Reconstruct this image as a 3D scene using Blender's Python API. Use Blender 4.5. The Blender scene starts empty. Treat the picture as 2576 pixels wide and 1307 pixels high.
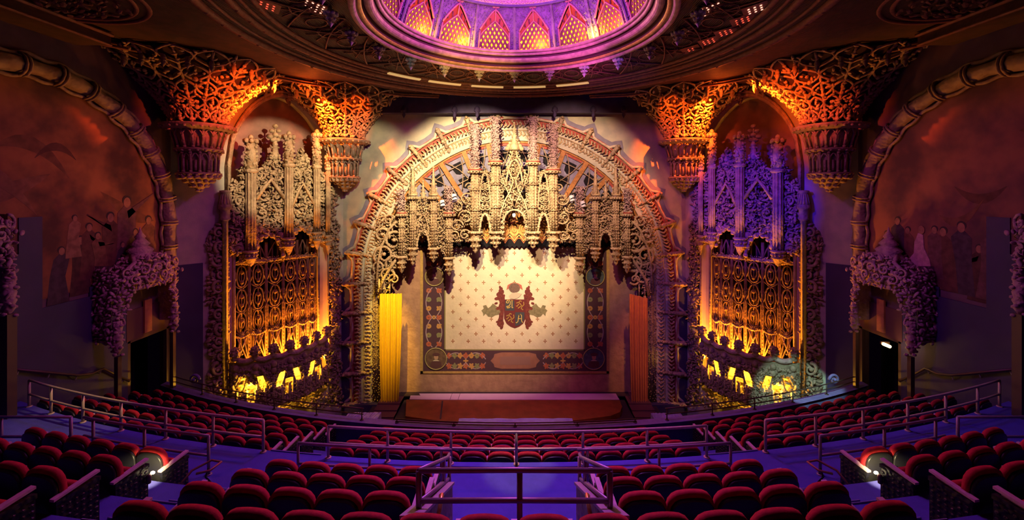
import bpy, bmesh, math, random
import numpy as np
from math import sin, cos, pi, sqrt, radians
from mathutils import Vector, Matrix
from mathutils.geometry import tessellate_polygon

# ------------------------------------------------------------------ camera, world, light, exposure
Z0 = 11.0                       # eye height above the main floor; all z below are relative to the eye
F, CX, HY = 1050.0, 1294.0, 480.0
SC = bpy.context.scene
COL = SC.collection
cam_d = bpy.data.cameras.new('camera'); cam = bpy.data.objects.new('camera', cam_d); COL.objects.link(cam)
cam.location = (0, 0, Z0); cam.rotation_euler = (pi/2, 0, 0)
cam_d.sensor_width = 36.0; cam_d.lens = 36.0*F/2576.0
cam_d.shift_x = -(CX-1288.0)/2576.0
cam_d.shift_y = -(653.5-HY)/2576.0
cam_d.clip_start = 0.05; cam_d.clip_end = 200
SC.camera = cam
SC.view_settings.view_transform = 'Standard'; SC.view_settings.look = 'None'
SC.view_settings.exposure = 0.0; SC.view_settings.gamma = 1.0; SC.view_settings.use_curve_mapping = False
try:
    SC.cycles.max_bounces = 3; SC.cycles.diffuse_bounces = 1; SC.cycles.glossy_bounces = 2
    SC.cycles.use_denoising = True; SC.cycles.sample_clamp_indirect = 3.0
    SC.cycles.use_light_tree = True; SC.cycles.caustics_reflective = False; SC.cycles.caustics_refractive = False
except Exception: pass
W = bpy.data.worlds.new('world'); SC.world = W; W.use_nodes = True
W.node_tree.nodes['Background'].inputs[0].default_value = (0.02, 0.004, 0.03, 1)
W.node_tree.nodes['Background'].inputs[1].default_value = 0.04

def _aim(o, tgt):
    d = Vector(tgt) - o.location
    o.rotation_euler = d.to_track_quat('-Z', 'Y').to_euler()
def spot(name, loc, tgt, col, en, ang, blend=0.4, rad=0.05):
    l = bpy.data.lights.new(name, 'SPOT'); l.color = col; l.energy = en; l.spot_size = radians(ang); l.spot_blend = blend
    l.shadow_soft_size = rad
    o = bpy.data.objects.new(name, l); COL.objects.link(o); o.location = (loc[0], loc[1], loc[2]+Z0)
    _aim(o, (tgt[0], tgt[1], tgt[2]+Z0)); return o
def point(name, loc, col, en, rad=0.05):
    l = bpy.data.lights.new(name, 'POINT'); l.color = col; l.energy = en; l.shadow_soft_size = rad
    o = bpy.data.objects.new(name, l); COL.objects.link(o); o.location = (loc[0], loc[1], loc[2]+Z0); return o
def area(name, loc, tgt, col, en, sx, sy, spread=180):
    l = bpy.data.lights.new(name, 'AREA'); l.color = col; l.energy = en; l.shape = 'RECTANGLE'; l.size = sx; l.size_y = sy
    l.spread = radians(spread)
    o = bpy.data.objects.new(name, l); COL.objects.link(o); o.location = (loc[0], loc[1], loc[2]+Z0)
    _aim(o, (tgt[0], tgt[1], tgt[2]+Z0)); return o

WARM = (1.0, 0.74, 0.40); ORANGE = (1.0, 0.13, 0.012); AMBER = (1.0, 0.36, 0.03)
# key on the stage picture and the organ screen on the left
spot('key_stage', (-1.8, 12.4, 4.35), (-2.0, 20, -0.7), WARM, 8200, 63, 0.45, 0.05)
spot('key_stage_right', (2.0, 12.4, 4.35), (2.6, 20, 0.2), (1.0, .62, .36), 3300, 56, 0.6, 0.05)
spot('key_curtain', (-0.6, 12.1, 4.3), (-0.2, 20.6, -3.4), (1.0, .80, .54), 4600, 31, 0.8, 0.05)
spot('key_wall', (-3.4, 12.4, 4.2), (-7.4, 20, 0.2), (1.0, .88, .46), 1500, 42, 0.5, 0.06)
spot('key_organ_left', (-2.8, 11.4, 3.5), (-9.9, 17.9, 1.0), (1.0, .76, .42), 4600, 28, 0.35, 0.06)
# coloured washes
spot('blue_organ_right', (2.8, 11.4, 2.4), (10.0, 17.9, -0.4), (0.025, 0.004, 1.0), 4200, 30, 0.5, 0.1)
spot('cyan_parapet_right', (6.0, 8.0, 1.0), (10.9, 16.1, -8.2), (0.45, 0.85, 0.75), 5200, 14, 0.3, 0.05)
spot('magenta_wall_right', (4.4, 12.4, 4.0), (8.4, 20, -1.2), (1.0, 0.16, 0.20), 700, 36, 0.8, 0.1)
spot('violet_right', (3.0, 10.0, 1.0), (7.6, 20, -7), (0.20, 0.10, 1.0), 700, 34, 0.9, 0.1)
spot('violet_left', (-3.0, 10.0, 1.0), (-8.4, 20, -9), (0.30, 0.10, 1.0), 260, 32, 0.9, 0.1)
spot('stage_red', (0, 13.0, 4.4), (0, 19.5, -10.2), (1.0, 0.13, 0.75), 1300, 36, 0.9, 0.1)
spot('drape_left', (-5.5, 15.6, 3.5), (-6.05, 20, -6.6), (1.0, 0.60, 0.015), 13000, 15, 0.9, 0.05)
spot('drape_right', (5.5, 15.6, 3.5), (6.05, 20, -7.0), (1.0, 0.30, 0.05), 2600, 15, 0.9, 0.05)
# orange lamps tucked at each organ arch head; fan spots are added fill
for s, e in ((-1, 1.0), (1, 0.85)):
    point('orange_vault', (s*8.25, 16.75, 3.95), ORANGE, 35*e, 0.05)
    spot('orange_vault_inner', (s*8.3, 16.8, 4.0), (s*7.75, 19.4, 2.2), (1.0, .12, .008), 4200*e, 58, 0.7, 0.05)
    spot('orange_vault_outer', (s*8.4, 16.4, 4.0), (s*11.1, 15.2, 3.6), (1.0, .10, .006), 5000*e, 52, 0.7, 0.05)
    spot('orange_fan', (s*6.6, 13.0, 3.6), (s*11.1, 15.4, 3.1), (1.0, .09, .006), 1500*e, 44, 0.8, 0.05)
    spot('orange_fan_inner', (s*5.4, 16.2, 3.7), (s*8.0, 19.4, 3.1), (1.0, .10, .006), 1000*e, 42, 0.8, 0.05)
    spot('mural_glow', (s*7.0, 12.5, 3.6), (s*12.6, 13.4, 0.0), (1.0, .12, .006), 110 if s < 0 else 60, 50, 1.0, 0.1)
    # floods on the floor of each organ balcony, shining up the grille
    for (x, y, e2) in ((8.75, 18.85, 1100), (9.25, 18.1, 760), (9.85, 17.35, 480), (10.45, 16.6, 200)):
        spot('organ_flood', (s*x, y, -7.7), (s*(x+.12), y+.12, -5.2), (1.0, .25, .014) if x < 10 else (1.0, .15, .01), e2*.95, 130, 0.5, 0.05)
    for (x, y) in ((9.15, 18.2), (9.85, 17.3), (10.5, 16.55)):
        point('parapet_glow', (s*x, y, -7.75), (1.0, .5, .03), 120, 0.05)
    # violet wash on the side walls
    area('side_wash', (s*6.0, 11.0, 2.6), (s*12.6, 13.0, -6.5), (0.36, 0.03, 0.75) if s < 0 else (0.16, 0.04, 1.0), 15, 0.5, 0.5, 110)
    spot('canopy_wash', (s*6.0, 12.0, 1.0), (s*12.0, 13.7, -3.4), (0.6, 0.08, 0.7) if s < 0 else (0.25, .10, 1.0), 130, 26, .8, .1)
    spot('mural_low', (s*4.0, 9.0, 1.0), (s*12.6, 12.8, -1.8), (0.9, .2, .08) if s < 0 else (.75, .06, .4), 60, 30, .9, .1)
# the house: violet from the dome onto the balcony, rimming the seat tops
spot('house_violet', (0, 11.2, 4.3), (0, 6.6, -5.4), (0.50, 0.12, 1.0), 2100, 58, 0.9, 0.12)
spot('house_blue_left', (-3.0, 13.5, 4.0), (-6.8, 8.2, -5.5), (0.20, 0.05, 1.0), 620, 66, 0.9, 0.12)
spot('house_blue_right', (3.0, 13.5, 4.0), (6.8, 8.2, -5.5), (0.25, 0.07, 1.0), 620, 66, 0.9, 0.12)
spot('house_red', (0, 17.5, 3.4), (0, 7.0, -5.0), (1.0, 0.03, 0.09), 900, 95, 0.8, 0.15)
spot('rail_gold_left', (-2, 10.0, 4.0), (-9.9, 9.9, -5.0), (1.0, .66, .2), 2200, 13, .6, .05)
spot('rail_gold_centre', (0.2, 11.0, 4.4), (0.1, 8.2, -4.9), (1.0, .8, .12), 1500, 9, .5, .05)
spot('rail_green_right', (5, 12.0, 4.0), (9.3, 9.2, -5.0), (.5, 1.0, .5), 60, 40, .7, .05)
# the dome
point('dome_violet', (0, 11.6, 5.55), (0.80, 0.08, .85), 520, 0.3)
spot('lip_gold', (-1.0, 13.2, 2.2), (-1.6, 15.4, 4.8), (1.0, .5, .10), 420, 66, .8, .1)
spot('lip_pink', (2.2, 13.6, 2.2), (2.4, 15.2, 4.8), (1.0, .16, .8), 380, 66, .9, .1)
spot('pendant_white_left', (-3, 11.5, 1.5), (-3.0, 15.7, 4.1), (.9, .95, .7), 60, 62, .9, .1)
spot('pendant_blue_right', (3, 11.5, 1.5), (3.6, 15.0, 4.1), (.12, .10, 1.0), 200, 42, .9, .1)
for a, e, c in ((-52, 16, (1, .5, .02)), (-28, 20, (1, .55, .02)), (15, 14, (1, .42, .02)), (46, 22, (1, .62, .03)), (62, 9, (1, .3, .05))):
    point('dome_amber', (3.66*sin(radians(a)), 11.6+3.66*cos(radians(a)), 5.30), c, e*2.4, 0.03)

# ------------------------------------------------------------------ materials
MATS = {}
def mat(name, col, rough=0.7, metal=0.0, var=0.0, vs=4.0, bump=0.0, bs=12.0, emit=None, es=0.0, col2=None, kind='noise', spec=0.4):
    if name in MATS: return MATS[name]
    m = bpy.data.materials.new(name); m.use_nodes = True; nt = m.node_tree; b = nt.nodes['Principled BSDF']
    b.inputs['Base Color'].default_value = (*col, 1); b.inputs['Roughness'].default_value = rough
    b.inputs['Metallic'].default_value = metal
    b.inputs['Specular IOR Level'].default_value = spec
    tc = nt.nodes.new('ShaderNodeTexCoord')
    if var > 0 or col2 is not None:
        n = nt.nodes.new('ShaderNodeTexNoise'); n.inputs['Scale'].default_value = vs; n.inputs['Detail'].default_value = 5
        nt.links.new(tc.outputs['Object'], n.inputs['Vector'])
        r = nt.nodes.new('ShaderNodeValToRGB')
        c2 = col2 if col2 is not None else tuple(c*(1-var) for c in col)
        r.color_ramp.elements[0].position = 0.36; r.color_ramp.elements[0].color = (*c2, 1)
        r.color_ramp.elements[1].position = 0.62; r.color_ramp.elements[1].color = (*col, 1)
        nt.links.new(n.outputs['Fac'], r.inputs['Fac']); nt.links.new(r.outputs['Color'], b.inputs['Base Color'])
    if bump > 0:
        if kind == 'carved':
            n = nt.nodes.new('ShaderNodeTexVoronoi'); n.inputs['Scale'].default_value = bs; n.feature = 'SMOOTH_F1'
            o = n.outputs['Distance']
        elif kind == 'wave':
            n = nt.nodes.new('ShaderNodeTexWave'); n.inputs['Scale'].default_value = bs; n.inputs['Distortion'].default_value = 1.5
            o = n.outputs['Fac']
        else:
            n = nt.nodes.new('ShaderNodeTexNoise'); n.inputs['Scale'].default_value = bs; n.inputs['Detail'].default_value = 4
            o = n.outputs['Fac']
        nt.links.new(tc.outputs['Object'], n.inputs['Vector'])
        bp = nt.nodes.new('ShaderNodeBump'); bp.inputs['Strength'].default_value = bump; bp.inputs['Distance'].default_value = 0.05
        nt.links.new(o, bp.inputs['Height']); nt.links.new(bp.outputs['Normal'], b.inputs['Normal'])
    if emit is not None:
        b.inputs['Emission Color'].default_value = (*emit, 1); b.inputs['Emission Strength'].default_value = es
    MATS[name] = m; return m

PL = mat('carved_plaster', (.60, .44, .25), .62, 0, 0, 3.5, .6, 14, col2=(.36, .25, .14), kind='carved')
PLD = mat('dark_carved_plaster', (.42, .31, .20), .6, 0, 0, 3, .5, 12, col2=(.26, .18, .12), kind='carved')
PLP = mat('purple_glazed_plaster', (.52, .36, .31), .62, 0, 0, 6, .5, 15, col2=(.36, .22, .22), kind='carved')
WALLP = mat('stencilled_wall_plaster', (.62, .58, .42), .8, 0, 0, 2.2, .12, 30, col2=(.48, .47, .36))
WALLR = mat('rose_niche_plaster', (.46, .25, .20), .8, 0, .3, 2, .1, 25)
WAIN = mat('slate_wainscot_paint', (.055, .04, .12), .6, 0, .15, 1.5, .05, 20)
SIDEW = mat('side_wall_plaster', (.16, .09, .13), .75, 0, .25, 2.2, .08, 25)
REDP = mat('red_painted_ground', (.50, .10, .07), .7, 0, .35, 6, .2, 20)
GREYB = mat('grey_painted_band', (.27, .25, .33), .8, 0, .15, 5)
CREAM = mat('cream_edge_paint', (.75, .62, .46), .6, 0, .25, 7, .2, 18)
WOODO = mat('painted_orange_wood', (.55, .24, .07), .55, 0, .35, 7, .15, 20)
GRIL = mat('dark_grille_plaster', (.24, .14, .09), .6, 0, .3, 4, .4, 12, kind='carved')
BLUEG = mat('blue_grey_plaster', (.30, .28, .40), .75, 0, .3, 3, .1, 12)
BLACK = mat('black_recess', (.006, .005, .008), .9)
CEIL = mat('dark_coffered_ceiling', (.075, .022, .018), .6, 0, .55, 3.0, .5, 6, kind='wave')
CEILC = mat('ceiling_moulding_gilt', (.28, .11, .07), .5, 0, .3, 8, .3, 16)
CARPET = mat('blue_carpet', (.09, .09, .52), .92, 0, .12, 5, .12, 60)
CARPN = mat('pale_stair_nosing', (.24, .24, .52), .5)
VELVET = mat('red_velvet', (.52, .015, .03), .85, 0, .25, 14, .1, 60)
SHELL = mat('black_seat_shell', (.018, .018, .022), .38)
IRON = mat('black_cast_iron', (.02, .02, .025), .45, 0.3, 0, 3, .4, 20, kind='carved')
ARMW = mat('pale_wood_armrest', (.78, .56, .60), .4, 0, .2, 12)
RAILM = mat('painted_steel_rail', (.33, .25, .30), .42, .35, .15, 12)
RAILG = mat('brass_painted_rail', (.66, .56, .36), .4, .1, .12, 14)
RAILD = mat('dark_handrail', (.10, .06, .05), .4, .2)
PARAP = mat('purple_plaster_parapet', (.22, .18, .45), .6, 0, .2, 5, .15, 20)
TARP = mat('violet_plastic_cover', (.36, .24, .95), .16, 0, .2, 3, .35, 7)
TAN = mat('gold_tan_curtain_fabric', (.56, .33, .19), .85, 0, 0, 3.0, .35, 9, col2=(.44, .25, .15))
FIELD = mat('cream_curtain_cloth', (.86, .72, .50), .85, 0, .08, 2.5, .25, 8)
YELL = mat('yellow_gathered_drape', (1, .62, .03), .7, 0, .06, 4)
ORGD = mat('orange_gathered_drape', (.90, .34, .10), .7, 0, .1, 4)
STW = mat('red_stage_boards', (.30, .06, .022), .5, 0, .3, 2.5, .1, 6, kind='wave')
WHITE = mat('white_floor_sheet', (.80, .50, .78), .5, 0, .05, 3)
DARKW = mat('dark_stage_edge', (.05, .03, .05), .6, 0, .2, 6)

# ------------------------------------------------------------------ mesh builder
def _ico(sub):
    bm = bmesh.new(); bmesh.ops.create_icosphere(bm, subdivisions=sub, radius=1)
    v = np.array([tuple(x.co) for x in bm.verts]); f = np.array([[y.index for y in x.verts] for x in bm.faces]); bm.free(); return v, f
ICO1, ICO2 = _ico(1), _ico(2)

class MB:
    def __init__(self, sx=1):
        self.v = []; self.f3 = []; self.f4 = []; self.n = 0; self.sx = sx
    def add(self, v, f3=None, f4=None):
        v = np.asarray(v, float).reshape(-1, 3)
        if f3 is not None and len(f3): self.f3.append(np.asarray(f3, int)+self.n)
        if f4 is not None and len(f4): self.f4.append(np.asarray(f4, int)+self.n)
        self.v.append(v); self.n += len(v)
    def quad(self, a, b, c, d): self.add([a, b, c, d], f4=[[0, 1, 2, 3]])
    def box(self, x0, x1, y0, y1, z0, z1):
        v = [(x, y, z) for x in (x0, x1) for y in (y0, y1) for z in (z0, z1)]
        self.add(v, f4=[[0, 1, 3, 2], [4, 6, 7, 5], [0, 4, 5, 1], [2, 3, 7, 6], [0, 2, 6, 4], [1, 5, 7, 3]])
    def hexa(self, p):      # 8 points: bottom 4, top 4
        self.add(p, f4=[[3, 2, 1, 0], [4, 5, 6, 7], [0, 1, 5, 4], [1, 2, 6, 5], [2, 3, 7, 6], [3, 0, 4, 7]])
    def blob(self, c, s, R=None, lo=False):
        V, Fc = ICO1 if lo else ICO2
        v = V*np.asarray(s, float)
        if R is not None: v = v@R.T
        self.add(v+np.asarray(c, float), f3=Fc)
    def tube(self, path, r, n=6, cap=True, close=False):
        P = np.asarray(path, float); m = len(P)
        if m < 2: return
        R = np.full(m, r, float) if np.isscalar(r) else np.asarray(r, float)
        if close: T = np.roll(P, -1, 0)-np.roll(P, 1, 0)
        else:
            T = np.empty_like(P); T[1:-1] = P[2:]-P[:-2]; T[0] = P[1]-P[0]; T[-1] = P[-1]-P[-2]
        T /= (np.linalg.norm(T, axis=1)[:, None]+1e-12)
        a = np.array([0, 0, 1.]) if abs(T[0][2]) < .9 else np.array([1., 0, 0])
        U = np.empty_like(P); u = np.cross(T[0], a); u /= np.linalg.norm(u)
        for i in range(m):
            u = u-T[i]*np.dot(u, T[i]); L = np.linalg.norm(u)
            if L < 1e-6: u = np.cross(T[i], [.3, .5, .8]); L = np.linalg.norm(u)
            u = u/L; U[i] = u
        Vv = np.cross(T, U)
        an = np.arange(n)*2*pi/n
        v = P[:, None, :]+R[:, None, None]*(np.cos(an)[None, :, None]*U[:, None, :]+np.sin(an)[None, :, None]*Vv[:, None, :])
        v = v.reshape(-1, 3)
        i = np.arange(m if close else m-1)[:, None]; j = np.arange(n)[None, :]
        i2 = (i+1) % m; j2 = (j+1) % n
        f4 = np.stack([i*n+j, i*n+j2+0*i, i2*n+j2, i2*n+j], -1).reshape(-1, 4)
        f3 = None
        if cap and not close:
            v = np.vstack([v, P[0], P[-1]]); c0 = m*n; f3 = []
            for k in range(n):
                f3.append([c0, (k+1) % n, k]); f3.append([c0+1, (m-1)*n+k, (m-1)*n+(k+1) % n])
        self.add(v, f3=f3, f4=f4)
    def rect(self, path, w, d, nrm):   # rectangular bar along a path; w across, d along nrm
        P = np.asarray(path, float); m = len(P); N = np.asarray(nrm, float)
        if N.ndim == 1: N = np.tile(N/np.linalg.norm(N), (m, 1))
        T = np.empty_like(P); T[1:-1] = P[2:]-P[:-2]; T[0] = P[1]-P[0]; T[-1] = P[-1]-P[-2]
        T /= np.linalg.norm(T, axis=1)[:, None]; B = np.cross(T, N); B /= np.linalg.norm(B, axis=1)[:, None]
        w = np.full(m, w, float) if np.isscalar(w) else np.asarray(w, float); w = w[:, None]/2
        v = np.stack([P-B*w, P+B*w, P+B*w+N*d, P-B*w+N*d], 1).reshape(-1, 3); f = []
        for i in range(m-1):
            for j in range(4): f.append([i*4+j, i*4+(j+1) % 4, (i+1)*4+(j+1) % 4, (i+1)*4+j])
        f.append([3, 2, 1, 0]); f.append([(m-1)*4+k for k in range(4)])
        self.add(v, f4=f)
    def lathe(self, prof, c, n=16, a0=0, a1=2*pi, sq=1.0):   # prof: (r, z) ; c centre (x,y,z0)
        full = abs(a1-a0-2*pi) < 1e-6; m = n if full else n+1
        an = a0+(a1-a0)*np.arange(m)/n; pr = np.asarray(prof, float)
        v = np.stack([c[0]+pr[:, 0][:, None]*np.cos(an), c[1]+sq*pr[:, 0][:, None]*np.sin(an), c[2]+pr[:, 1][:, None]+0*an], -1).reshape(-1, 3)
        f = []
        for i in range(len(pr)-1):
            for j in range(n):
                j2 = (j+1) % m; f.append([i*m+j, i*m+j2, (i+1)*m+j2, (i+1)*m+j])
        self.add(v, f4=f)
    def prism(self, pts, P, w0, w1):  # pts in 2-D, P(u,v,w) maps to space
        n = len(pts); tr = tessellate_polygon([[Vector((p[0], p[1], 0)) for p in pts]])
        v = [P(p[0], p[1], w0) for p in pts]+[P(p[0], p[1], w1) for p in pts]
        f3 = [[a+n, b+n, c+n] for a, b, c in tr]+[[c, b, a] for a, b, c in tr]
        f4 = [[i, (i+1) % n, (i+1) % n+n, i+n] for i in range(n)]
        self.add(v, f3=f3, f4=f4)
    def build(self, name, m, parent=None, smooth=False, local=False):
        if not self.v: return None
        v = np.concatenate(self.v).copy()
        if self.sx < 0: v[:, 0] *= -1
        if not local: v[:, 2] += Z0
        f3 = np.concatenate(self.f3) if self.f3 else np.zeros((0, 3), int)
        f4 = np.concatenate(self.f4) if self.f4 else np.zeros((0, 4), int)
        if self.sx < 0: f3 = f3[:, ::-1]; f4 = f4[:, ::-1]
        org = np.zeros(3)
        if parent is not None and not local:
            p = parent
            while p is not None: org += np.array(p.location); p = p.parent
        me = bpy.data.meshes.new(name)
        if parent is None and not local:
            c = np.array([v[:, 0].mean(), v[:, 1].mean(), v[:, 2].min()]); org = c
        v = v-org
        me.vertices.add(len(v)); me.vertices.foreach_set('co', v.astype(np.float32).ravel())
        nl = f3.size+f4.size; me.loops.add(nl); me.loops.foreach_set('vertex_index', np.concatenate([f3.ravel(), f4.ravel()]).astype(np.int32))
        npoly = len(f3)+len(f4); me.polygons.add(npoly)
        st = np.concatenate([np.arange(len(f3))*3, len(f3)*3+np.arange(len(f4))*4]).astype(np.int32)
        me.polygons.foreach_set('loop_start', st)
        me.polygons.foreach_set('use_smooth', np.full(npoly, smooth))
        me.update(calc_edges=True); me.validate()
        me.materials.append(m)
        o = bpy.data.objects.new(name, me); COL.objects.link(o)
        if parent is not None: o.parent = parent
        elif not local: o.location = org
        return o

def tag(o, label=None, cat=None, group=None, kind=None):
    if label: o['label'] = label
    if cat: o['category'] = cat
    if group: o['group'] = group
    if kind: o['kind'] = kind
    return o
def thing(name, loc, label, cat, group=None, sx=1):
    o = bpy.data.objects.new(name, None); COL.objects.link(o); o.empty_display_size = .2
    o.location = (loc[0]*sx, loc[1], loc[2]+Z0); return tag(o, label, cat, group)
def struct(o): o['kind'] = 'structure'; return o
def SIDE(s): return 'left' if s > 0 else 'right'     # builders are written for the left, sx=-1 mirrors

def rrot(rng):
    q = np.array([rng.gauss(0, 1) for _ in range(4)]); q /= np.linalg.norm(q); w, x, y, z = q
    return np.array([[1-2*(y*y+z*z), 2*(x*y-z*w), 2*(x*z+y*w)], [2*(x*y+z*w), 1-2*(x*x+z*z), 2*(y*z-x*w)], [2*(x*z-y*w), 2*(y*z+x*w), 1-2*(x*x+y*y)]])

# carved foliage: leaves on a jittered grid over a region of a mapped surface
def leaves(mb, P, x0, x1, y0, y1, step, size, inside=None, w=0.0, dw=.05, seed=1, lo=False, skip=.08, back=False):
    if back: leaves(mb, P, x0, x1, y0, y1, step*.95, size*1.45, inside, w-.10, .06, seed+77, True, .03)
    rng = random.Random(seed); y = y0; k = 0
    sgn = 1 if y1 > y0 else -1
    while (y-y1)*sgn < 0:
        x = x0+(step*.5 if k % 2 else 0)
        while x < x1:
            px = x+rng.uniform(-.35, .35)*step; py = y+rng.uniform(-.35, .35)*step
            if (inside is None or inside(px, py)) and rng.random() > skip:
                s = size*rng.uniform(.7, 1.25)
                mb.blob(P(px, py, w+rng.uniform(0, dw)), (s, s*.55, s*.38), rrot(rng), lo)
            x += step
        y += step*.86*sgn; k += 1
def scroll(mb, P, x, y, r, a0, turns, dirn, th, w=.05, n=22, ball=True):
    path = []; rad = []
    for i in range(n+1):
        t = i/n; rr = r*(1-t)**.8+r*.10; a = a0+dirn*turns*2*pi*t
        path.append(P(x+rr*cos(a), y+rr*sin(a), w+.03*sin(t*pi))); rad.append(th*(1-.55*t))
    mb.tube(path, rad, 5)
    if ball:
        mb.blob(path[-1], (th*1.3,)*3, None, True)
def crocket_spike(mb, P, x, yb, yt, wb, w=.1, n=5):   # spire from yb up to yt (map coords), leaf knobs up the edges
    path = [P(x, yb+(yt-yb)*t, w) for t in np.linspace(0, 1, 6)]
    mb.tube(path, [wb*(1-.85*t) for t in np.linspace(0, 1, 6)], 6)
    mb.blob(path[-1], (wb*.45,)*3, None, True)
    a, b = np.array(path[0]), np.array(path[-1])
    side = np.array(P(x+1e-3, yb, w))-a; side /= np.linalg.norm(side)
    for k in range(n):
        t = (k+.5)/n; c = a+(b-a)*t; q = wb*(1-.8*t)
        for s in (-1, 1): mb.blob(c+side*s*q*1.15, (q*.5, q*.4, q*.5), None, True)
# ------------------------------------------------------------------ seating terraces, walls, ceiling
YC = 42.2
S20 = 20/F
ROW_A = [(3.85+.93*k, -2.99-.473*k) for k in range(4)]           # four near rows (distance, top height)
ROW_E = [(8.43+.80*k, -5.27-.36*k) for k in range(5)]            # five rows below the cross aisle
SEATH = .92
AISLE = -5.33
def arcpt(r, x, z): return (x, YC-sqrt(r*r-x*x), z)
def terrace(mb, ra, rb, z, zlow, x0, x1, n=20):   # tread between radii ra<rb, riser down at ra
    xs = np.linspace(x0, x1, n+1)
    for a, b in zip(xs[:-1], xs[1:]):
        mb.hexa([arcpt(rb, a, zlow), arcpt(rb, b, zlow), arcpt(ra, b, zlow), arcpt(ra, a, zlow),
                 arcpt(rb, a, z), arcpt(rb, b, z), arcpt(ra, b, z), arcpt(ra, a, z)])
mb = MB()
for k, (d, zt) in enumerate(ROW_A):
    r = YC-d; z = zt-SEATH
    if k == 3: continue
    ra, rb = r-.93+.16, r+.16
    if k == 0:
        terrace(mb, ra+.0, rb+3.2, z, z-.9, -12.6, 12.6)
    else:
        terrace(mb, ra, rb, z, z-.9, -12.6, -1.05, 12); terrace(mb, ra, rb, z, z-.9, 1.05, 12.6, 12)
rD = YC-ROW_A[3][0]
terrace(mb, 34.0, rD+.16, AISLE, AISLE-1.0, -12.6, 12.6, 24)
terrace(mb, rD+.16, YC-4.2, AISLE, AISLE-.2, -1.05, 1.05, 4)      # landing of the centre opening
for k, (d, zt) in enumerate(ROW_E):
    r = YC-d; z = zt-SEATH
    rb = 34.0 if k == 0 else r+.14
    ra = r-.80+.14 if k < 4 else 29.9
    terrace(mb, ra, rb, z, z-.6, -12.6, 12.6, 24)
struct(mb.build('floor', CARPET))
mb = MB(); mb.box(-13, 13, 11.8, 24, -11.15, -11.0); struct(mb.build('floor_main', mat('dark_house_floor', (.03, .02, .05), .7)))
# intermediate aisle steps with pale nosings
nos = MB(); st = MB()
def half_steps(x0f, x1f, rows, dr):
    for k in range(len(rows)-1):
        d, zt = rows[k]; d2, zt2 = rows[k+1]; z = (zt+zt2)/2-SEATH; r = YC-d-dr+.15
        x0, x1 = x0f(r), x1f(r)
        terrace(st, r-.30, r+.02, z, z-.3, x0, x1, 2)
        for rr, zz in ((r-.30, z), (r+.02, zt-SEATH)):
            nos.tube([arcpt(rr, x, zz+.008) for x in np.linspace(x0, x1, 4)], .012, 5)
for s in (-1, 1):
    half_steps(lambda r: min(s*5.15, s*3.98), lambda r: max(s*5.15, s*3.98), ROW_A, .93)
    half_steps(lambda r: min(s*4.95, s*3.98), lambda r: max(s*4.95, s*3.98), ROW_E, .80)
    nos.tube([arcpt(33.99, x, AISLE+.01) for x in np.linspace(s*3.9, s*5.0, 4)], .014, 5)
struct(st.build('floor_aisle_steps', CARPET)); struct(nos.build('trim_1', CARPN))
# balcony front
mb = MB(); n = 40; xs = np.linspace(-12.6, 12.6, n+1)
prof = [(30.05, -8.6), (30.05, -6.97), (30.12, -6.90), (29.84, -6.90), (29.78, -6.98), (29.78, -7.2), (29.86, -7.3), (29.86, -9.2)]
for (ra, za), (rb, zb) in zip(prof[:-1], prof[1:]):
    for a, b in zip(xs[:-1], xs[1:]): mb.quad(arcpt(ra, a, za), arcpt(ra, b, za), arcpt(rb, b, zb), arcpt(rb, a, zb))
struct(mb.build('wall_balcony_front', PARAP))
# cheek walls of the centre opening
for s in (-1, 1):
    mb = MB(sx=s)
    a, b = -1.17, -1.0
    mb.hexa([(a, 4.35, -5.3), (b, 4.35, -5.3), (b, 6.75, -5.3), (a, 6.75, -5.3), (a, 4.35, -3.42), (b, 4.35, -3.42), (b, 6.75, -4.76), (a, 6.75, -4.76)])
    struct(mb.build('wall_opening_'+SIDE(s), PLD))
    mb = MB(sx=s); mb.hexa([(a-.03, 4.35, -3.42), (b+.03, 4.35, -3.42), (b+.03, 6.78, -4.76), (a-.03, 6.78, -4.76), (a-.03, 4.35, -3.38), (b+.03, 4.35, -3.38), (b+.03, 6.78, -4.72), (a-.03, 6.78, -4.72)])
    struct(mb.build('trim_2', mat('pale_coping', (.42, .30, .38), .5)))
mb = MB(); mb.box(-1.0, 1.0, 4.2, 4.35, -5.3, -4.0); struct(mb.build('wall_opening_rear', WAIN))

# main walls
SW = 12.6; A = np.array([-8.2, 20.0]); B = np.array([-12.6, 15.3])
DV = B-A; DL = np.linalg.norm(DV); DV = DV/DL; NV = np.array([-DV[1], DV[0]])   # toward the room
if NV[0] < 0: NV = -NV
def nu(px, w=0.0):             # distance along the slanted wall at which a sight line at column px meets it
    k = (px-CX)/F; o = A+NV*w
    return (k*o[1]-o[0])/(DV[0]-k*DV[1])
def nY(px): u = nu(px); return A[1]+DV[1]*u
def nz(px, py): return (HY-py)/F*nY(px)
def NP(u, z, w): return (A[0]+DV[0]*u+NV[0]*w, A[1]+DV[1]*u+NV[1]*w, z)
def NPX(px, py, w): return NP(nu(px), nz(px, py), w)
def PP(px, py, w): return ((px-CX)*S20, 20-w, (HY-py)*S20)      # on the stage wall
ARC, AR = 705.0, 410.0
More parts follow.
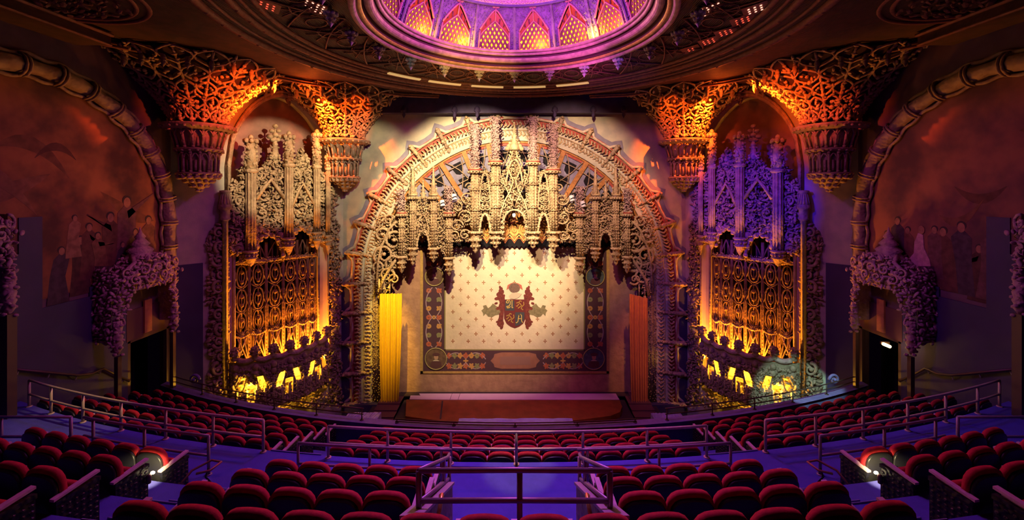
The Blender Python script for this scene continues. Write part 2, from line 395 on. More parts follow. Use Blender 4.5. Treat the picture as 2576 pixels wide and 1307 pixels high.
# stage wall with the arched opening cut out (inner radius 352 px of the wall plane)
RI = 352
mb = MB(); inner = [(CX-RI, 1060)]+[(CX-RI*cos(t), ARC-RI*sin(t)) for t in np.linspace(0, pi, 41)]+[(CX+RI, 1060)]
outer = [(CX-434, 1060)]+[(CX-434*max(-1, min(1, cos(t)*1.35)), max(238, ARC-470*sin(t)*1.3)) for t in np.linspace(0, pi, 41)]+[(CX+434, 1060)]
for i in range(len(inner)-1):
    a, b, c, d = inner[i], inner[i+1], outer[i+1], outer[i]
    mb.quad(PP(*a, 0), PP(*b, 0), PP(*c, 0), PP(*d, 0)); mb.quad(PP(*a, 0), PP(*a, -.5), PP(*b, -.5), PP(*b, 0))
struct(mb.build('wall_front', WALLP))
mb = MB(); 
for s in (-1, 1):
    x0, x1 = sorted((s*8.24, s*7.86)); mb.box(x0, x1, 19.90, 19.99, -11, -4.5)
struct(mb.build('trim_3', WAIN))
mb = MB(); mb.box(-9, 9, 23.0, 23.2, -11, 5); struct(mb.build('wall_stage_back', BLACK))
# slanted organ walls with a pointed recess, and side walls
for s in (1, -1):
    sd = SIDE(s)
    ua, ub = nu(834), nu(573); um = (ua+ub)/2; zs = 1.0; za = 4.15
    def arch(u):   # height of the recess opening
        t = abs(u-um)/((ub-ua)/2); return zs+(za-zs)*sqrt(max(0, 1-t**1.7))
    mb = MB(sx=s); us = np.linspace(ua, ub, 25)
    mb.quad(NP(-.6, -11, 0), NP(ua, -11, 0), NP(ua, 4.6, 0), NP(-.6, 4.6, 0)); mb.quad(NP(ub, -11, 0), NP(DL, -11, 0), NP(DL, 4.6, 0), NP(ub, 4.6, 0))
    for a, b in zip(us[:-1], us[1:]):
        mb.quad(NP(a, arch(a), 0), NP(b, arch(b), 0), NP(b, 4.6, 0), NP(a, 4.6, 0)); mb.quad(NP(a, arch(a), 0), NP(a, arch(a), -1.1), NP(b, arch(b), -1.1), NP(b, arch(b), 0))
    mb.quad(NP(ua, -11, 0), NP(ub, -11, 0), NP(ub, -9, 0), NP(ua, -9, 0))
    for u in (ua, ub): mb.quad(NP(u, -9, 0), NP(u, -9, -1.1), NP(u, zs, -1.1), NP(u, zs, 0))
    struct(mb.build('wall_organ_'+sd, WALLP))
    mb = MB(sx=s); mb.quad(NP(ua-.1, -9, -1.1), NP(ub+.1, -9, -1.1), NP(ub+.1, 4.4, -1.1), NP(ua-.1, 4.4, -1.1))
    mb.quad(NP(ua, -8.2, 0.3), NP(ub, -8.2, 0.3), NP(ub, -8.2, -1.1), NP(ua, -8.2, -1.1))
    struct(mb.build('wall_niche_'+sd, WALLR))
    mb = MB(sx=s)
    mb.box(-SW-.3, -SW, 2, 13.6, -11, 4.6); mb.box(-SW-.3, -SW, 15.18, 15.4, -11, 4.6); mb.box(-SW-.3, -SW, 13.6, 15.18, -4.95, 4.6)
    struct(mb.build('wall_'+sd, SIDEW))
    mb = MB(sx=s)           # stepped wainscot
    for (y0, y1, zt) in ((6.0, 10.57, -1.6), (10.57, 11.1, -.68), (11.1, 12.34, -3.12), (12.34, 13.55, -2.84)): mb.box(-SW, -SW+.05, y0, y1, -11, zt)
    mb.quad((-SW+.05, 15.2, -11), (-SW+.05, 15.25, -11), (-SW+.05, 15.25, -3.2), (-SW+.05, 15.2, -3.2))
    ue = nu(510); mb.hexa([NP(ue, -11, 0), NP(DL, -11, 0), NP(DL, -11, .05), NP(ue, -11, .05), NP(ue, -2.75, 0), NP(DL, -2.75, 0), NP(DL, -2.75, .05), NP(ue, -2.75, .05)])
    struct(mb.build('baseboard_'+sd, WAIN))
    mb = MB(sx=s); mb.box(-SW-1.6, -SW-1.5, 13, 16, -9, -4); struct(mb.build('wall_exit_'+sd, BLACK))
mb = MB(); mb.box(-12.9, 12.9, -3.3, -3.0, -11, 5); struct(mb.build('wall_back', SIDEW))

# ceiling with the dome opening
DC = (0, 11.6)
mb = MB(); NA = 96
def cring(r, z): return [(DC[0]+r*sin(2*pi*k/NA), DC[1]+r*cos(2*pi*k/NA), z) for k in range(NA)]
R1, R2 = cring(4.1, 4.9), cring(7.6, 4.42)
for k in range(NA): mb.quad(R1[k], R1[(k+1) % NA], R2[(k+1) % NA], R2[k])
def clampbox(p):
    x, y, z = p; dx, dy = x-DC[0], y-DC[1]; m = max(abs(dx)/13.0, dy/10.5 if dy > 0 else -dy/15.0, 1e-6); return (DC[0]+dx/m, DC[1]+dy/m, 4.55)
for k in range(NA): mb.quad(R2[k], R2[(k+1) % NA], clampbox(R2[(k+1) % NA]), clampbox(R2[k]))
struct(mb.build('ceiling', CEIL))
# circular mouldings
def circ(mb, r, z, rad, n=96, m=6): mb.tube([(DC[0]+r*sin(2*pi*k/n), DC[1]+r*cos(2*pi*k/n), z) for k in range(n)], rad, m, close=True)
t = thing('ceiling_moulding', (0, 11.6, 4.3), 'wide circular banded moulding on the dark ceiling around the dome', 'ceiling moulding')
for r, z, rad in ((7.62, 4.40, .11), (7.35, 4.45, .05), (6.95, 4.50, .10), (6.72, 4.53, .05), (6.45, 4.56, .07)):
    mb = MB(); circ(mb, r, z, rad)
    for k in range(64):
        a = 2*pi*k/64; mb.blob((r*sin(a), 11.6+r*cos(a), z-rad*.4), (rad*.7, rad*.7, rad*.9), None, True)
    mb.build('band', CEILC, t, True)
# strapwork tracery on the ceiling between the lip and the bands
t = thing('ceiling_tracery', (0, 11.6, 4.6), 'interlaced strapwork tracery carved on the ceiling outside the dome ring', 'tracery')
def cpt(r, a): return (DC[0]+r*sin(a), DC[1]+r*cos(a), 4.9-(r-4.1)*(.48/3.5)-.03)
for k in range(22):
    a = 2*pi*(k+.5)/22; h = 2*pi/44
    mb = MB()
    for sg in (-1, 1):
        mb.tube([cpt(4.7+1.6*q, a+sg*h*(1-abs(2*q-1))) for q in np.linspace(0, 1, 9)], .028, 5)
        mb.tube([cpt(4.7+1.6*q, a+sg*h*(1-.5*abs(2*q-1))+sg*h*.1) for q in np.linspace(0.1, .9, 9)], .02, 5)
        mb.tube([cpt(5.5+.35*sin(b), a+sg*h*.95+.07*cos(b)) for b in np.linspace(0, 2*pi, 10)], .018, 4)
    mb.tube([cpt(5.5+.28*sin(b), a+.052*cos(b)) for b in np.linspace(0, 2*pi, 13)], .02, 5)
    mb.build('strapwork', CEILC, t, True)
# ------------------------------------------------------------------ dome
t = thing('dome_ring', (0, 11.6, 4.5), 'broad stepped plaster ring around the glowing dome opening', 'dome ring')
LIPM = mat('aged_cream_moulding', (.62, .42, .36), .5, 0, .35, 5, .35, 9)
def ringpart(name, prof, m=LIPM, n=120):
    mb = MB(); an = [2*pi*k/n for k in range(n)]
    for (ra, za), (rb, zb) in zip(prof[:-1], prof[1:]):
        for k in range(n):
            a, b = an[k], an[(k+1) % n]
            mb.quad((ra*sin(a), 11.6+ra*cos(a), za), (ra*sin(b), 11.6+ra*cos(b), za), (rb*sin(b), 11.6+rb*cos(b), zb), (rb*sin(a), 11.6+rb*cos(a), zb))
    return mb.build(name, m, t, True)
def tor(rc, zc, rr, a0=0, a1=360, k=8): return [(rc+rr*cos(radians(a)), zc+rr*sin(radians(a))) for a in np.linspace(a0, a1, k)]
ringpart('outer_lip', [(4.35, 4.95)]+tor(4.22, 4.58, .09, 20, -200, 9)+[(4.10, 4.62)])
ringpart('gilt_fillet', tor(4.06, 4.64, .06, 0, -180, 6), mat('gilt_moulding', (.66, .46, .12), .4, .3, .3, 8, .2, 20))
ringpart('dark_groove', [(4.02, 4.66), (3.98, 4.86), (3.93, 4.86)], mat('dark_groove_tone', (.10, .03, .05), .6))  # grooves coloured darker than the lips
ringpart('cove', tor(3.86, 4.86, .13, 0, -190, 9))
ringpart('inner_groove', [(3.73, 4.86), (3.72, 4.98), (3.69, 4.98)], MATS['dark_groove_tone'])
ringpart('inner_lip', tor(3.66, 4.98, .05, 0, -180, 6)+[(3.61, 5.03)]+tor(3.58, 5.06, .045, 0, -200, 6)+[(3.56, 5.12), (3.95, 5.12)])
mb = MB()
for k in range(150):
    a = 2*pi*k/150; mb.blob((3.86*sin(a), 11.6+3.86*cos(a), 4.78), (.05, .05, .04), None, True)
mb.build('bead_course', LIPM, t, True)
# drum: sixteen bays of arched lattice windows
DRUM = mat('violet_drum_plaster', (.30, .20, .46), .7, 0, .4, 4, .5, 9, kind='carved')
LAT = mat('red_lattice_wood', (.26, .07, .12), .6, 0, .2, 8)
GLOW = mat('amber_lit_glass', (.12, .05, .01), .4, emit=(1.0, .42, .01), es=2.6)
GLOWR = mat('red_lit_glass', (.12, .01, .01), .4, emit=(1.0, .06, .02), es=.55)
t = thing('dome_drum', (0, 11.6, 5.1), 'tall drum of the dome with pointed lattice windows glowing amber', 'dome drum')
def DP(ang):   # local frame of a bay: u across, z up, w inward
    def f(u, z, w):
        r = 3.98-(z-5.1)*.40-w; a = ang+u/3.7; return (r*sin(a), 11.6+r*cos(a), z)
    return f
NB = 16
for k in range(NB):
    ang = 2*pi*(k+.5)/NB; P = DP(ang); back = cos(ang) < -.45
    hw = 2*pi*3.7/NB/2
    mb = MB(); w2 = .53; zs, za = 5.80, 6.46
    def hz(u): q = min(1, abs(u)/w2); return zs+(za-zs)*(1-q**1.35)
    us = np.linspace(-w2, w2, 13)
    for sg in (-1, 1): mb.quad(P(sg*hw, 5.1, 0), P(sg*w2, 5.1, 0), P(sg*w2, 6.75, 0), P(sg*hw, 6.75, 0)); mb.quad(P(sg*w2, 5.1, 0), P(sg*w2, 5.1, -.1), P(sg*w2, zs, -.1), P(sg*w2, zs, 0))
    for a, b in zip(us[:-1], us[1:]): mb.quad(P(a, hz(a), 0), P(b, hz(b), 0), P(b, 6.75, 0), P(a, 6.75, 0))
    if not back:
        leaves(mb, P, -hw, hw, 5.15, 6.7, .085, .04, lambda u, z: abs(u) > w2+.03 or z > hz(u)+.05, 0, .04, k, True)
        mb.tube([P(hw*1.0, z, .05) for z in (5.1, 5.9, 6.75)], .05, 6)
    mb.build('bay_wall', DRUM, t, False)
    if back: continue
    fr = MB(); fr.tube([P(u*1.03, hz(u)+.02, .03) for u in np.linspace(-w2, w2, 17)], .035, 6)
    for sg in (-1, 1): fr.tube([P(sg*w2*1.02, 5.1, .03), P(sg*w2*1.02, zs, .03)], .035, 6)
    for sg in (-1, 1): fr.tube([P(sg*(w2*(1-q)), 5.62+.52*q**.8, .02) for q in np.linspace(0, 1, 8)], .026, 6)
    fr.tube([P(0, 6.1, .03), P(0, 6.66, .05)], .025, 6)
    for q in (-1, 1): fr.blob(P(q*.07, 6.55, .05), (.07, .04, .04)); fr.blob(P(0, 6.66, .05), (.05, .05, .05))
    f = fr.build('arch_frame', mat('magenta_glazed_frame', (.55, .20, .35), .6, 0, .2, 7), t, True)
    la = MB(); st_ = .155
    def clipseg(u0, z0, du, dz):
        pts = []
        for q in np.linspace(0, 3, 61):
            u, z = u0+du*q, z0+dz*q
            if abs(u) < w2-.01 and 5.1 <= z < hz(u): pts.append((u, z))
            elif pts: break
        if len(pts) > 1: la.rect([P(pts[0][0], pts[0][1], -.03), P(pts[-1][0], pts[-1][1], -.03)], .032, .03, np.array([-sin(ang), -cos(ang), 0]))
    for i in range(-20, 21):
        c0 = i*st_
        for sg in (-1, 1):
            # line: u = c0 + sg*(z-5.1)*.6
            pts = [(c0+sg*(z-5.1)*.6, z) for z in np.linspace(5.1, 6.3, 49)]
            pts = [p for p in pts if abs(p[0]) < w2-.005 and p[1] < 5.62+.52*(1-abs(p[0])/w2)**.8]
            if len(pts) > 2: la.rect([P(pts[0][0], pts[0][1], -.03), P(pts[-1][0], pts[-1][1], -.03)], .07, .035, np.array([-sin(ang), -cos(ang), 0]))
    la.build('lattice', LAT, f)
    g = MB(); us = np.linspace(-w2, w2, 13)
    for a, b in zip(us[:-1], us[1:]): g.quad(P(a, 5.1, -.06), P(b, 5.1, -.06), P(b, 5.60+.52*(1-abs(b)/w2)**.8, -.06), P(a, 5.60+.52*(1-abs(a)/w2)**.8, -.06))
    g.build('glass', GLOW, f)
    g = MB()
    for a, b in zip(us[:-1], us[1:]): g.quad(P(a, 5.60+.52*(1-abs(a)/w2)**.8, -.07), P(b, 5.60+.52*(1-abs(b)/w2)**.8, -.07), P(b, hz(b), -.07), P(a, hz(a), -.07))
    g.build('red_glass', GLOWR, f)
    for q in (.3, .62):
        for sg in (-1, 1): c = MB(); c.tube([P(sg*w2*q, 5.9+.2*(1-q), -.04), P(sg*w2*(q+.05), 6.3-.25*q, -.04)], .03, 5); c.build('cusp', LAT, f, True)
t2 = thing('dome_canopy', (0, 11.6, 6.5), 'pale pink crystal studded canopy at the top of the dome', 'dome canopy')
mb = MB(); prof = [(3.36, 6.72), (3.30, 6.55), (3.16, 6.50), (3.10, 6.56), (2.8, 6.8), (2.2, 7.1), (1.2, 7.35), (.01, 7.45)]
for nm, pr, m in (('cornice', prof[:4], mat('blue_cornice_paint', (.16, .08, .5), .6, 0, .2, 6)), ('vault', prof[3:], mat('pink_crystal', (.85, .6, .8), .35, 0, .3, 40, .8, 40, kind='carved'))):
    mb = MB(); mb.lathe(pr, (0, 11.6, 0), 96); mb.build(nm, m, t2, True)
mb = MB(); rng = random.Random(5)
for rr in np.arange(1.5, 3.1, .11):
    nn = int(2*pi*rr/.12); z = np.interp(rr, [1.2, 2.2, 2.8, 3.1], [7.35, 7.1, 6.8, 6.56])
    for k in range(nn): a = 2*pi*k/nn+rr*7; mb.blob((rr*sin(a), 11.6+rr*cos(a), z-.02), (.045, .045, .03), None, True)
mb.build('crystals', MATS['pink_crystal'], t2, True)['kind'] = 'stuff'
point('canopy_light', (0, 11.6, 6.45), (1.0, .35, .9), 120, .2)

# small pendants round the ring
PW = mat('pale_plaster_pendant', (.70, .68, .66), .5, 0, .2, 10)
NP_ = 22; proto = None
names_ord = ['first', 'second', 'third', 'fourth', 'fifth', 'sixth', 'seventh', 'eighth', 'ninth', 'tenth', 'eleventh', 'twelfth', 'thirteenth', 'fourteenth', 'fifteenth', 'sixteenth', 'seventeenth']
for k in range(-8, 9):
    a = 2*pi*k/NP_*1.0; x, y = 4.85*sin(a), 11.6+4.85*cos(a)
    side = 'left' if k < 0 else 'right'
    lab = 'carved ceiling pendant directly above the middle of the stage arch' if k == 0 else 'carved ceiling pendant, %s one %s of the middle one around the dome ring' % (names_ord[abs(k)-1], side)
    if proto is None:
        e = bpy.data.objects.new('ceiling_pendant', None); COL.objects.link(e)
        mb = MB(); mb.lathe([(.02, .62), (.05, .5), (.05, .42), (.13, .40), (.15, .34), (.09, .28), (.11, .22), (.05, .14), (.07, .10), (.02, .02), (.001, -.02)], (0, 0, 0), 10)
        mb.build('stem', PW, e, True, local=True)
        mb = MB()
        for rr, zz, nn, s in ((.15, .36, 8, .062), (.10, .22, 6, .045), (.06, .11, 5, .03)):
            for q in range(nn): b = 2*pi*q/nn; mb.blob((rr*cos(b), rr*sin(b), zz), (s, s, s), None, True)
        mb.build('leaf_cluster', PW, e, True, local=True); proto = e
    else:
        e = proto.copy(); COL.objects.link(e)
        for ch in proto.children: c = ch.copy(); COL.objects.link(c); c.parent = e
    e.location = (x, y, 4.28+Z0); tag(e, lab, 'pendant', 'carved pendants around the dome ring')
# emissive strips standing in for spotlit moulding, and perforated grilles in the ceiling
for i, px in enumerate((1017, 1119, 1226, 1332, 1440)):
    MGLOW = mat('glowing_moulding_gilt', (.8, .55, .2), .5, emit=(1.0, .62, .22), es=.75 if i else .5)
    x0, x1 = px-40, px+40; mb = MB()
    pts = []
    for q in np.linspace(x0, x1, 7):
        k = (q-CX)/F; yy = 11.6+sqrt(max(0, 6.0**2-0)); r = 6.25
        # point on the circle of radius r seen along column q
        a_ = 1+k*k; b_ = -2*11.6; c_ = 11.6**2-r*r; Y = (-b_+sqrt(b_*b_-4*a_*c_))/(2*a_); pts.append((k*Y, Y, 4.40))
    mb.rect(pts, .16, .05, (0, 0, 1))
    tag(mb.build('moulding_glow_strip', MGLOW), 'slim gold strip of painted-on light along the ceiling moulding, %s from the left' % names_ord[i], 'painted light', 'painted light strips in front of the dome ring')
DOT = mat('red_glowing_hole', (.8, .1, .05), .4, emit=(1.0, .10, .05), es=1.4)
DOTW = mat('pale_glowing_hole', (.8, .4, .3), .4, emit=(1.0, .42, .3), es=2.2)
for i, (px, py, bright, nn, where) in enumerate(((790, 18, 1, 4, 'left of the dome, cluster nearest its rim'), (672, 16, 0, 3, 'far left of the dome beside the outer bands'),
        (1790, 24, 1, 4, 'right of the dome, brightest large cluster'), (1900, 24, 1, 3, 'far right of the dome by the outer bands'), (1868, 52, 0, 3, 'right of the dome below the brightest cluster'),
        (1728, 80, 1, 2, 'right of the dome close to the hanging blue pendants'), (1826, 82, 0, 3, 'right of the dome, middle small red cluster'), (1783, 105, 0, 3, 'right of the dome, second lowest red cluster'), (1738, 125, 0, 2, 'right of the dome, lowest red cluster'))):
    z = 4.62; Y = z*F/(HY-py); X = (px-CX)/F*Y; ro = sqrt(X*X+(Y-11.6)**2); z = 4.9-(ro-4.1)*(.48/3.5)-.025; X *= z/4.62; Y *= z/4.62
    t = thing('ceiling_grille', (X, Y, z), 'red glowing holes in the ceiling, '+where, 'ceiling grille', 'glowing perforated grilles in the ceiling')
    mb = MB(); mb.add([(X, Y-.5, z+.005), (X+.36, Y, z+.005), (X, Y+.5, z+.005), (X-.36, Y, z+.005)], f4=[[0, 1, 2, 3]]); mb.build('plate', CEILC, t)
    mb = MB()
    for a in range(nn):
        for b in range(nn):
            u, v = (a-b)*.085, (a+b-nn+1)*.12
            mb.blob((X+u, Y+v, z-.005), (.026, .045, .008), None, True)
    mb.build('lit_holes', DOTW if bright else DOT, t)

# dark hanging cornice over the stage arch with drops
t = thing('hanging_cornice', (0, 19.4, 3.6), 'dark carved cornice with drops hanging above the stage arch', 'cornice')
mb = MB(); mb.box(-6.2, 6.2, 19.35, 19.75, 3.62, 4.5); mb.build('fascia', mat('dark_violet_paint', (.05, .03, .10), .7, 0, .3, 3), t)
for px in (1015, 1143, 1200, 1396, 1493, 1570):
    X = (px-CX)/F*19.3; mb = MB(); mb.lathe([(.03, .35), (.13, .25), (.15, .1), (.07, .0), (.09, -.08), (.001, -.24)], (X, 19.36, 3.6), 8)
    for q in range(6): mb.blob((X+.13*cos(q), 19.36+.13*sin(q), 3.72), (.05, .05, .06), None, True)
    mb.build('drop', MATS['dark_violet_paint'], t, True)
# cornice lines where the fan vaults meet the ceiling, and side saucer rings
for s in (1, -1):
    t = thing('vault_cornice', (-8.3, 16.8, 4.3), 'long moulded cornice edging the fan vaults over the %s organ screen' % SIDE(s), 'cornice', sx=s)
    for j, (dz, off, rad) in enumerate(((4.40, 0, .07), (4.28, .16, .05), (4.34, -.2, .035))):
        mb = MB(sx=s); pts = [(-12.4, 11.9-off), (-8.35+off*.3, 16.8-off), (-5.0, 18.95-off), (-3.2, 19.3-off)]
        path = []
        for (a, b) in zip(pts[:-1], pts[1:]):
            for q in np.linspace(0, 1, 8)[:-1]: path.append((a[0]+(b[0]-a[0])*q, a[1]+(b[1]-a[1])*q, dz))
        mb.tube(path, rad, 6); mb.build('moulding', CEILC, t, True)
    t = thing('saucer_dome', (-10.4, 8.6, 4.4), 'shadowy round saucer moulding on the ceiling above the %s wall' % SIDE(s), 'ceiling moulding', sx=s)
    for r in (2.0, 1.75):
        mb = MB(sx=s); mb.tube([(-10.6+r*cos(a), 9.1+r*sin(a), 4.47) for a in np.linspace(0, 2*pi, 49)[:-1]], .06, 6, close=True); mb.build('ring', CEILC, t, True)
    mb = MB(sx=s); leaves(mb, lambda u, v, w: (-10.6+u, 9.1+v, 4.5-w), -1.7, 1.7, -1.7, 1.7, .22, .11, lambda u, v: u*u+v*v < 2.9, 0, .05, 9, True); mb.build('foliage', CEILC, t)
    t = thing('ceiling_beam', (-11.6, 11.5, 4.1), 'boxed timber beam running along the %s edge of the ceiling' % SIDE(s), 'beam', sx=s)
    mb = MB(sx=s); mb.box(-12.5, -11.5, 3, 11.9, 4.15, 4.5); mb.build('beam', CEIL, t)
    mb = MB(sx=s); mb.tube([(-11.5, 3, 4.15), (-11.5, 11.9, 4.15)], .04, 6); mb.tube([(-11.45, 3, 4.42), (-11.45, 11.9, 4.42)], .05, 6); mb.build('edging', CEILC, t)

# ------------------------------------------------------------------ corbels with fan vaults
def corbel(s, cx, cy, lab):
    t = thing('fan_corbel', (cx, cy, -.1), lab, 'corbel', 'fan vault corbels beside the organ screens', sx=s)
    c = (cx, cy, 0); rng = random.Random(int(abs(cx)*10))
    mb = MB(sx=s); mb.lathe([(.001, -.06), (.14, .08), (.30, .25), (.48, .40), (.60, .52)], c, 16)
    for rr, zz, nn, sz in ((.58, .50, 18, .10), (.42, .36, 13, .09), (.25, .20, 8, .08), (.08, .02, 4, .06)):
        for k in range(nn): a = 2*pi*k/nn; mb.blob((cx+rr*cos(a), cy+rr*sin(a), zz), (sz, sz, sz*.8), rrot(rng))
    mb.build('leaf_drop', PLD, t, True)
    def tier(z0, z1, r0, r1, nn, name):
        mb = MB(sx=s); mb.lathe([(r0-.10, z0), (r1-.10, z1)], c, 20)
        for k in range(nn):
            a = 2*pi*k/nn; e = (cos(a), sin(a))
            mb.tube([(cx+e[0]*r0, cy+e[1]*r0, z0), (cx+e[0]*r1, cy+e[1]*r1, z1)], .042, 6)
            mb.blob((cx+e[0]*(r0+.02), cy+e[1]*(r0+.02), z0+.05), (.065, .065, .06), None, True)
            mb.blob((cx+e[0]*(r1+.02), cy+e[1]*(r1+.02), z1-.06), (.065, .065, .06), None, True)
            b0 = a; b1 = a+2*pi/nn; zz = z0+(z1-z0)*.6
            mb.tube([(cx+(r0+(r1-r0)*.8)*cos(b0+(b1-b0)*q), cy+(r0+(r1-r0)*.8)*sin(b0+(b1-b0)*q), zz+(z1-zz)*.75*sin(pi*q)) for q in np.linspace(0, 1, 7)], .026, 5)
            am = (b0+b1)/2; mb.tube([(cx+(r0-.05)*cos(am), cy+(r0-.05)*sin(am), z0+.08), (cx+(r0-.04)*cos(am), cy+(r0-.04)*sin(am), zz)], .05, 6)
        mb.build(name, PLD, t, True)
    def ledge(z, r, h, name='ledge'):
        mb = MB(sx=s); mb.lathe([(r-.22, z-h), (r-.06, z-h*.55), (r-.02, z-h*.4), (r, z-h*.2), (r, z), (r-.15, z+.03)], c, 16)
        nn = int(r*26)
        for k in range(nn): a = 2*pi*k/nn; mb.blob((cx+(r-.05)*cos(a), cy+(r-.05)*sin(a), z-h*.55), (.055, .055, .05), None, True)
        mb.build(name, PLD, t, True)
    ledge(.64, .70, .14); tier(.64, 1.40, .56, .60, 14, 'lower_arcade'); ledge(1.50, .76, .14)
    tier(1.50, 2.22, .66, .84, 16, 'upper_arcade'); ledge(2.34, 1.15, .20, 'cap_ledge')
    # fan
    zf = np.linspace(2.36, 4.40, 13)
    def rf(z): q = (z-2.36)/2.04; return .80+1.85*q**1.75
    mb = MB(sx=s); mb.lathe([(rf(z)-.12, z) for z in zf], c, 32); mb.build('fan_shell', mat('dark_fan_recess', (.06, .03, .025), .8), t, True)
    mb = MB(sx=s); nn = 16
    for k in range(nn):
        a = 2*pi*k/nn
        mb.tube([(cx+rf(z)*cos(a), cy+rf(z)*sin(a), z) for z in zf], [.05-.012*q for q in np.linspace(0, 1, 13)], 5)
    mb.build('fan_ribs', PL, t, True)
    mb = MB(sx=s)
    for lv in range(5):
        z0, z1 = 2.44+.40*lv, 2.44+.40*(lv+1); 
        for k in range(nn):
            a = 2*pi*(k+(.5 if lv % 2 else 0))/nn; h = 2*pi/nn/2
            for sg in (-1, 1):
                mb.tube([(cx+(rf(z0+(z1-z0)*q)+.01)*cos(a+sg*h*sin(pi*q)), cy+(rf(z0+(z1-z0)*q)+.01)*sin(a+sg*h*sin(pi*q)), z0+(z1-z0)*q) for q in np.linspace(0, 1, 7)], .038, 5)
            zz = (z0+z1)/2; mb.blob((cx+rf(zz)*cos(a), cy+rf(zz)*sin(a), zz), (.07, .07, .07), rrot(rng), True)
            mb.blob((cx+(rf(z0)+.05)*cos(a), cy+(rf(z0)+.05)*sin(a), z0+.03), (.09, .09, .07), rrot(rng), True)
            for q in range(7):
                b = a+rng.uniform(-h, h); z = rng.uniform(z0, z1); mb.blob((cx+(rf(z)+.02)*cos(b), cy+(rf(z)+.02)*sin(b), z), (.10, .05, .045), rrot(rng), True)
    mb.build('fan_tracery', PL, t, True)
    # little hanging drops round the top of the fan
    for k in range(24):
        a = 2*pi*k/24; r = 2.35
        x, y = cx+r*cos(a), cy+r*sin(a)
        if x < -SW+.15 or y > 19.8: continue
        mb = MB(sx=s); mb.lathe([(.05, .35), (.09, .25), (.05, .18), (.08, .1), (.001, -.05)], (x, y, 3.85), 6); mb.blob((x, y, 4.02), (.09, .09, .05), None, True); mb.build('drop', PLD, t, True)
for s in (1, -1):
    corbel(s, -7.9, 19.45, 'orange lit fan corbel between the stage arch and the %s organ screen' % SIDE(s))
    corbel(s, -11.4, 15.1, 'shadowed fan corbel between the %s organ screen and the %s mural arch' % (SIDE(s), SIDE(s)))
# ------------------------------------------------------------------ stage arch
PEAKS = [9.8+10.65*k for k in range(8)]
def apt(r, a): return (CX-r*cos(radians(a)), ARC-r*sin(radians(a)))   # a from 0 (left) to 180 (right)
ribs = []
for y in (1012, 936, 859, 785, 712): ribs.append(('L', y))
for a in PEAKS: ribs.append(('A', a))
for a in reversed([180-p for p in PEAKS]): ribs.append(('A', a))
ribs = [r for r in ribs if r[0] == 'L']+sorted([r for r in ribs if r[0] == 'A'], key=lambda q: q[1])
for y in (712, 785, 859, 936, 1012): ribs.append(('R', y))
def onrib(rb, r):
    k, v = rb
    return (CX-r, v) if k == 'L' else ((CX+r, v) if k == 'R' else apt(r, v))
def interp(i, q, r):   # point a fraction q from rib i to rib i+1
    a, b = ribs[i], ribs[i+1]
    if a[0] == 'A' and b[0] == 'A': return apt(r, a[1]+(b[1]-a[1])*q)
    p0, p1 = onrib(a, r), onrib(b, r); return (p0[0]+(p1[0]-p0[0])*q, p0[1]+(p1[1]-p0[1])*q)
t = thing('stage_arch', (0, 19.9, -10.1), 'huge round stage arch of carved ribs and red foliage panels', 'arch')
edge = []
for i in range(len(ribs)-1):
    for q, r in ((0, 427), (.10, 419), (.2, 410), (.5, 407), (.8, 410), (.90, 419)): edge.append(interp(i, q, r))
edge.append(onrib(ribs[-1], 427))
mb = MB(); mb.tube([PP(*p, .06) for p in edge], .075, 6); mb.build('outer_edge', CREAM, t, True)
edge2 = []
for i in range(len(ribs)-1):
    for q, r in ((0, 438), (.10, 429), (.2, 420), (.5, 417), (.8, 420), (.90, 429)): edge2.append(interp(i, q, r))
edge2.append(onrib(ribs[-1], 438))
mb = MB(); mb.rect([PP(*p, .01) for p in edge2], .22, .012, (0, -1, 0)); mb.build('painted_band', GREYB, t)
def WD(r): return .10-(410-r)/60*.32        # the reveal sinks toward the opening
for i, rb in enumerate(ribs):
    mb = MB(); rr = np.linspace(424, 350, 7)
    mb.tube([PP(*onrib(rb, r), WD(r)+.08) for r in rr], [.085, .11, .10, .085, .08, .075, .07], 6)
    for r in rr[:-1]: mb.blob(PP(*onrib(rb, r), WD(r)+.16), (.08, .07, .08), None, True)
    mb.blob(PP(*onrib(rb, 421), .22), (.13, .1, .12)); mb.build('rib', PL if i % 2 else PLD, t, True)
rng = random.Random(3)
for i in range(len(ribs)-1):
    g = MB(); qs = np.linspace(0, 1, 6)
    for a, b in zip(qs[:-1], qs[1:]):
        for r0, r1 in ((412, 380), (380, 350)):
            g.quad(PP(*interp(i, a, r0), WD(r0)), PP(*interp(i, b, r0), WD(r0)), PP(*interp(i, b, r1), WD(r1)), PP(*interp(i, a, r1), WD(r1)))
    p = g.build('red_panel', REDP, t)
    g = MB()
    for r, w in ((406, .10), (378, -.04), (356, -.12)):
        g.tube([PP(*interp(i, q, r), w+.06) for q in qs], .028, 5)
    for row, (ra, rb_) in enumerate(((400, 384), (376, 360))):
        n = 8
        for k in range(n):
            q = (k+.5)/n; x0, y0 = interp(i, q, ra); x1, y1 = interp(i, q+.05, (ra+rb_)/2); x2, y2 = interp(i, q-.03, rb_)
            w = WD(ra)+.07
            g.tube([PP(x0, y0, w), PP(x1, y1, w+.05), PP(x2, y2, w-.03)], [.03, .045, .02], 5)
            g.blob(PP(*interp(i, q+rng.uniform(-.04, .04), ra-rng.uniform(0, 14)), w+.02), (.07, .045, .06), rrot(rng), True)
            if row: g.blob(PP(*interp(i, q, rb_+5), w-.02), (.08, .05, .05), rrot(rng), True)
    g.build('foliage', PL if row else PL, p, True)
mb = MB()
for r, w, rad in ((349, -.12, .06), (343, -.16, .045)):
    pts = [(CX-r, 1010)]+[(CX-r, y) for y in (900, 800)]+[apt(r, a) for a in np.linspace(0, 180, 61)]+[(CX+r, y) for y in (800, 900, 1010)]
    mb.tube([PP(*p, w) for p in pts], rad, 6)
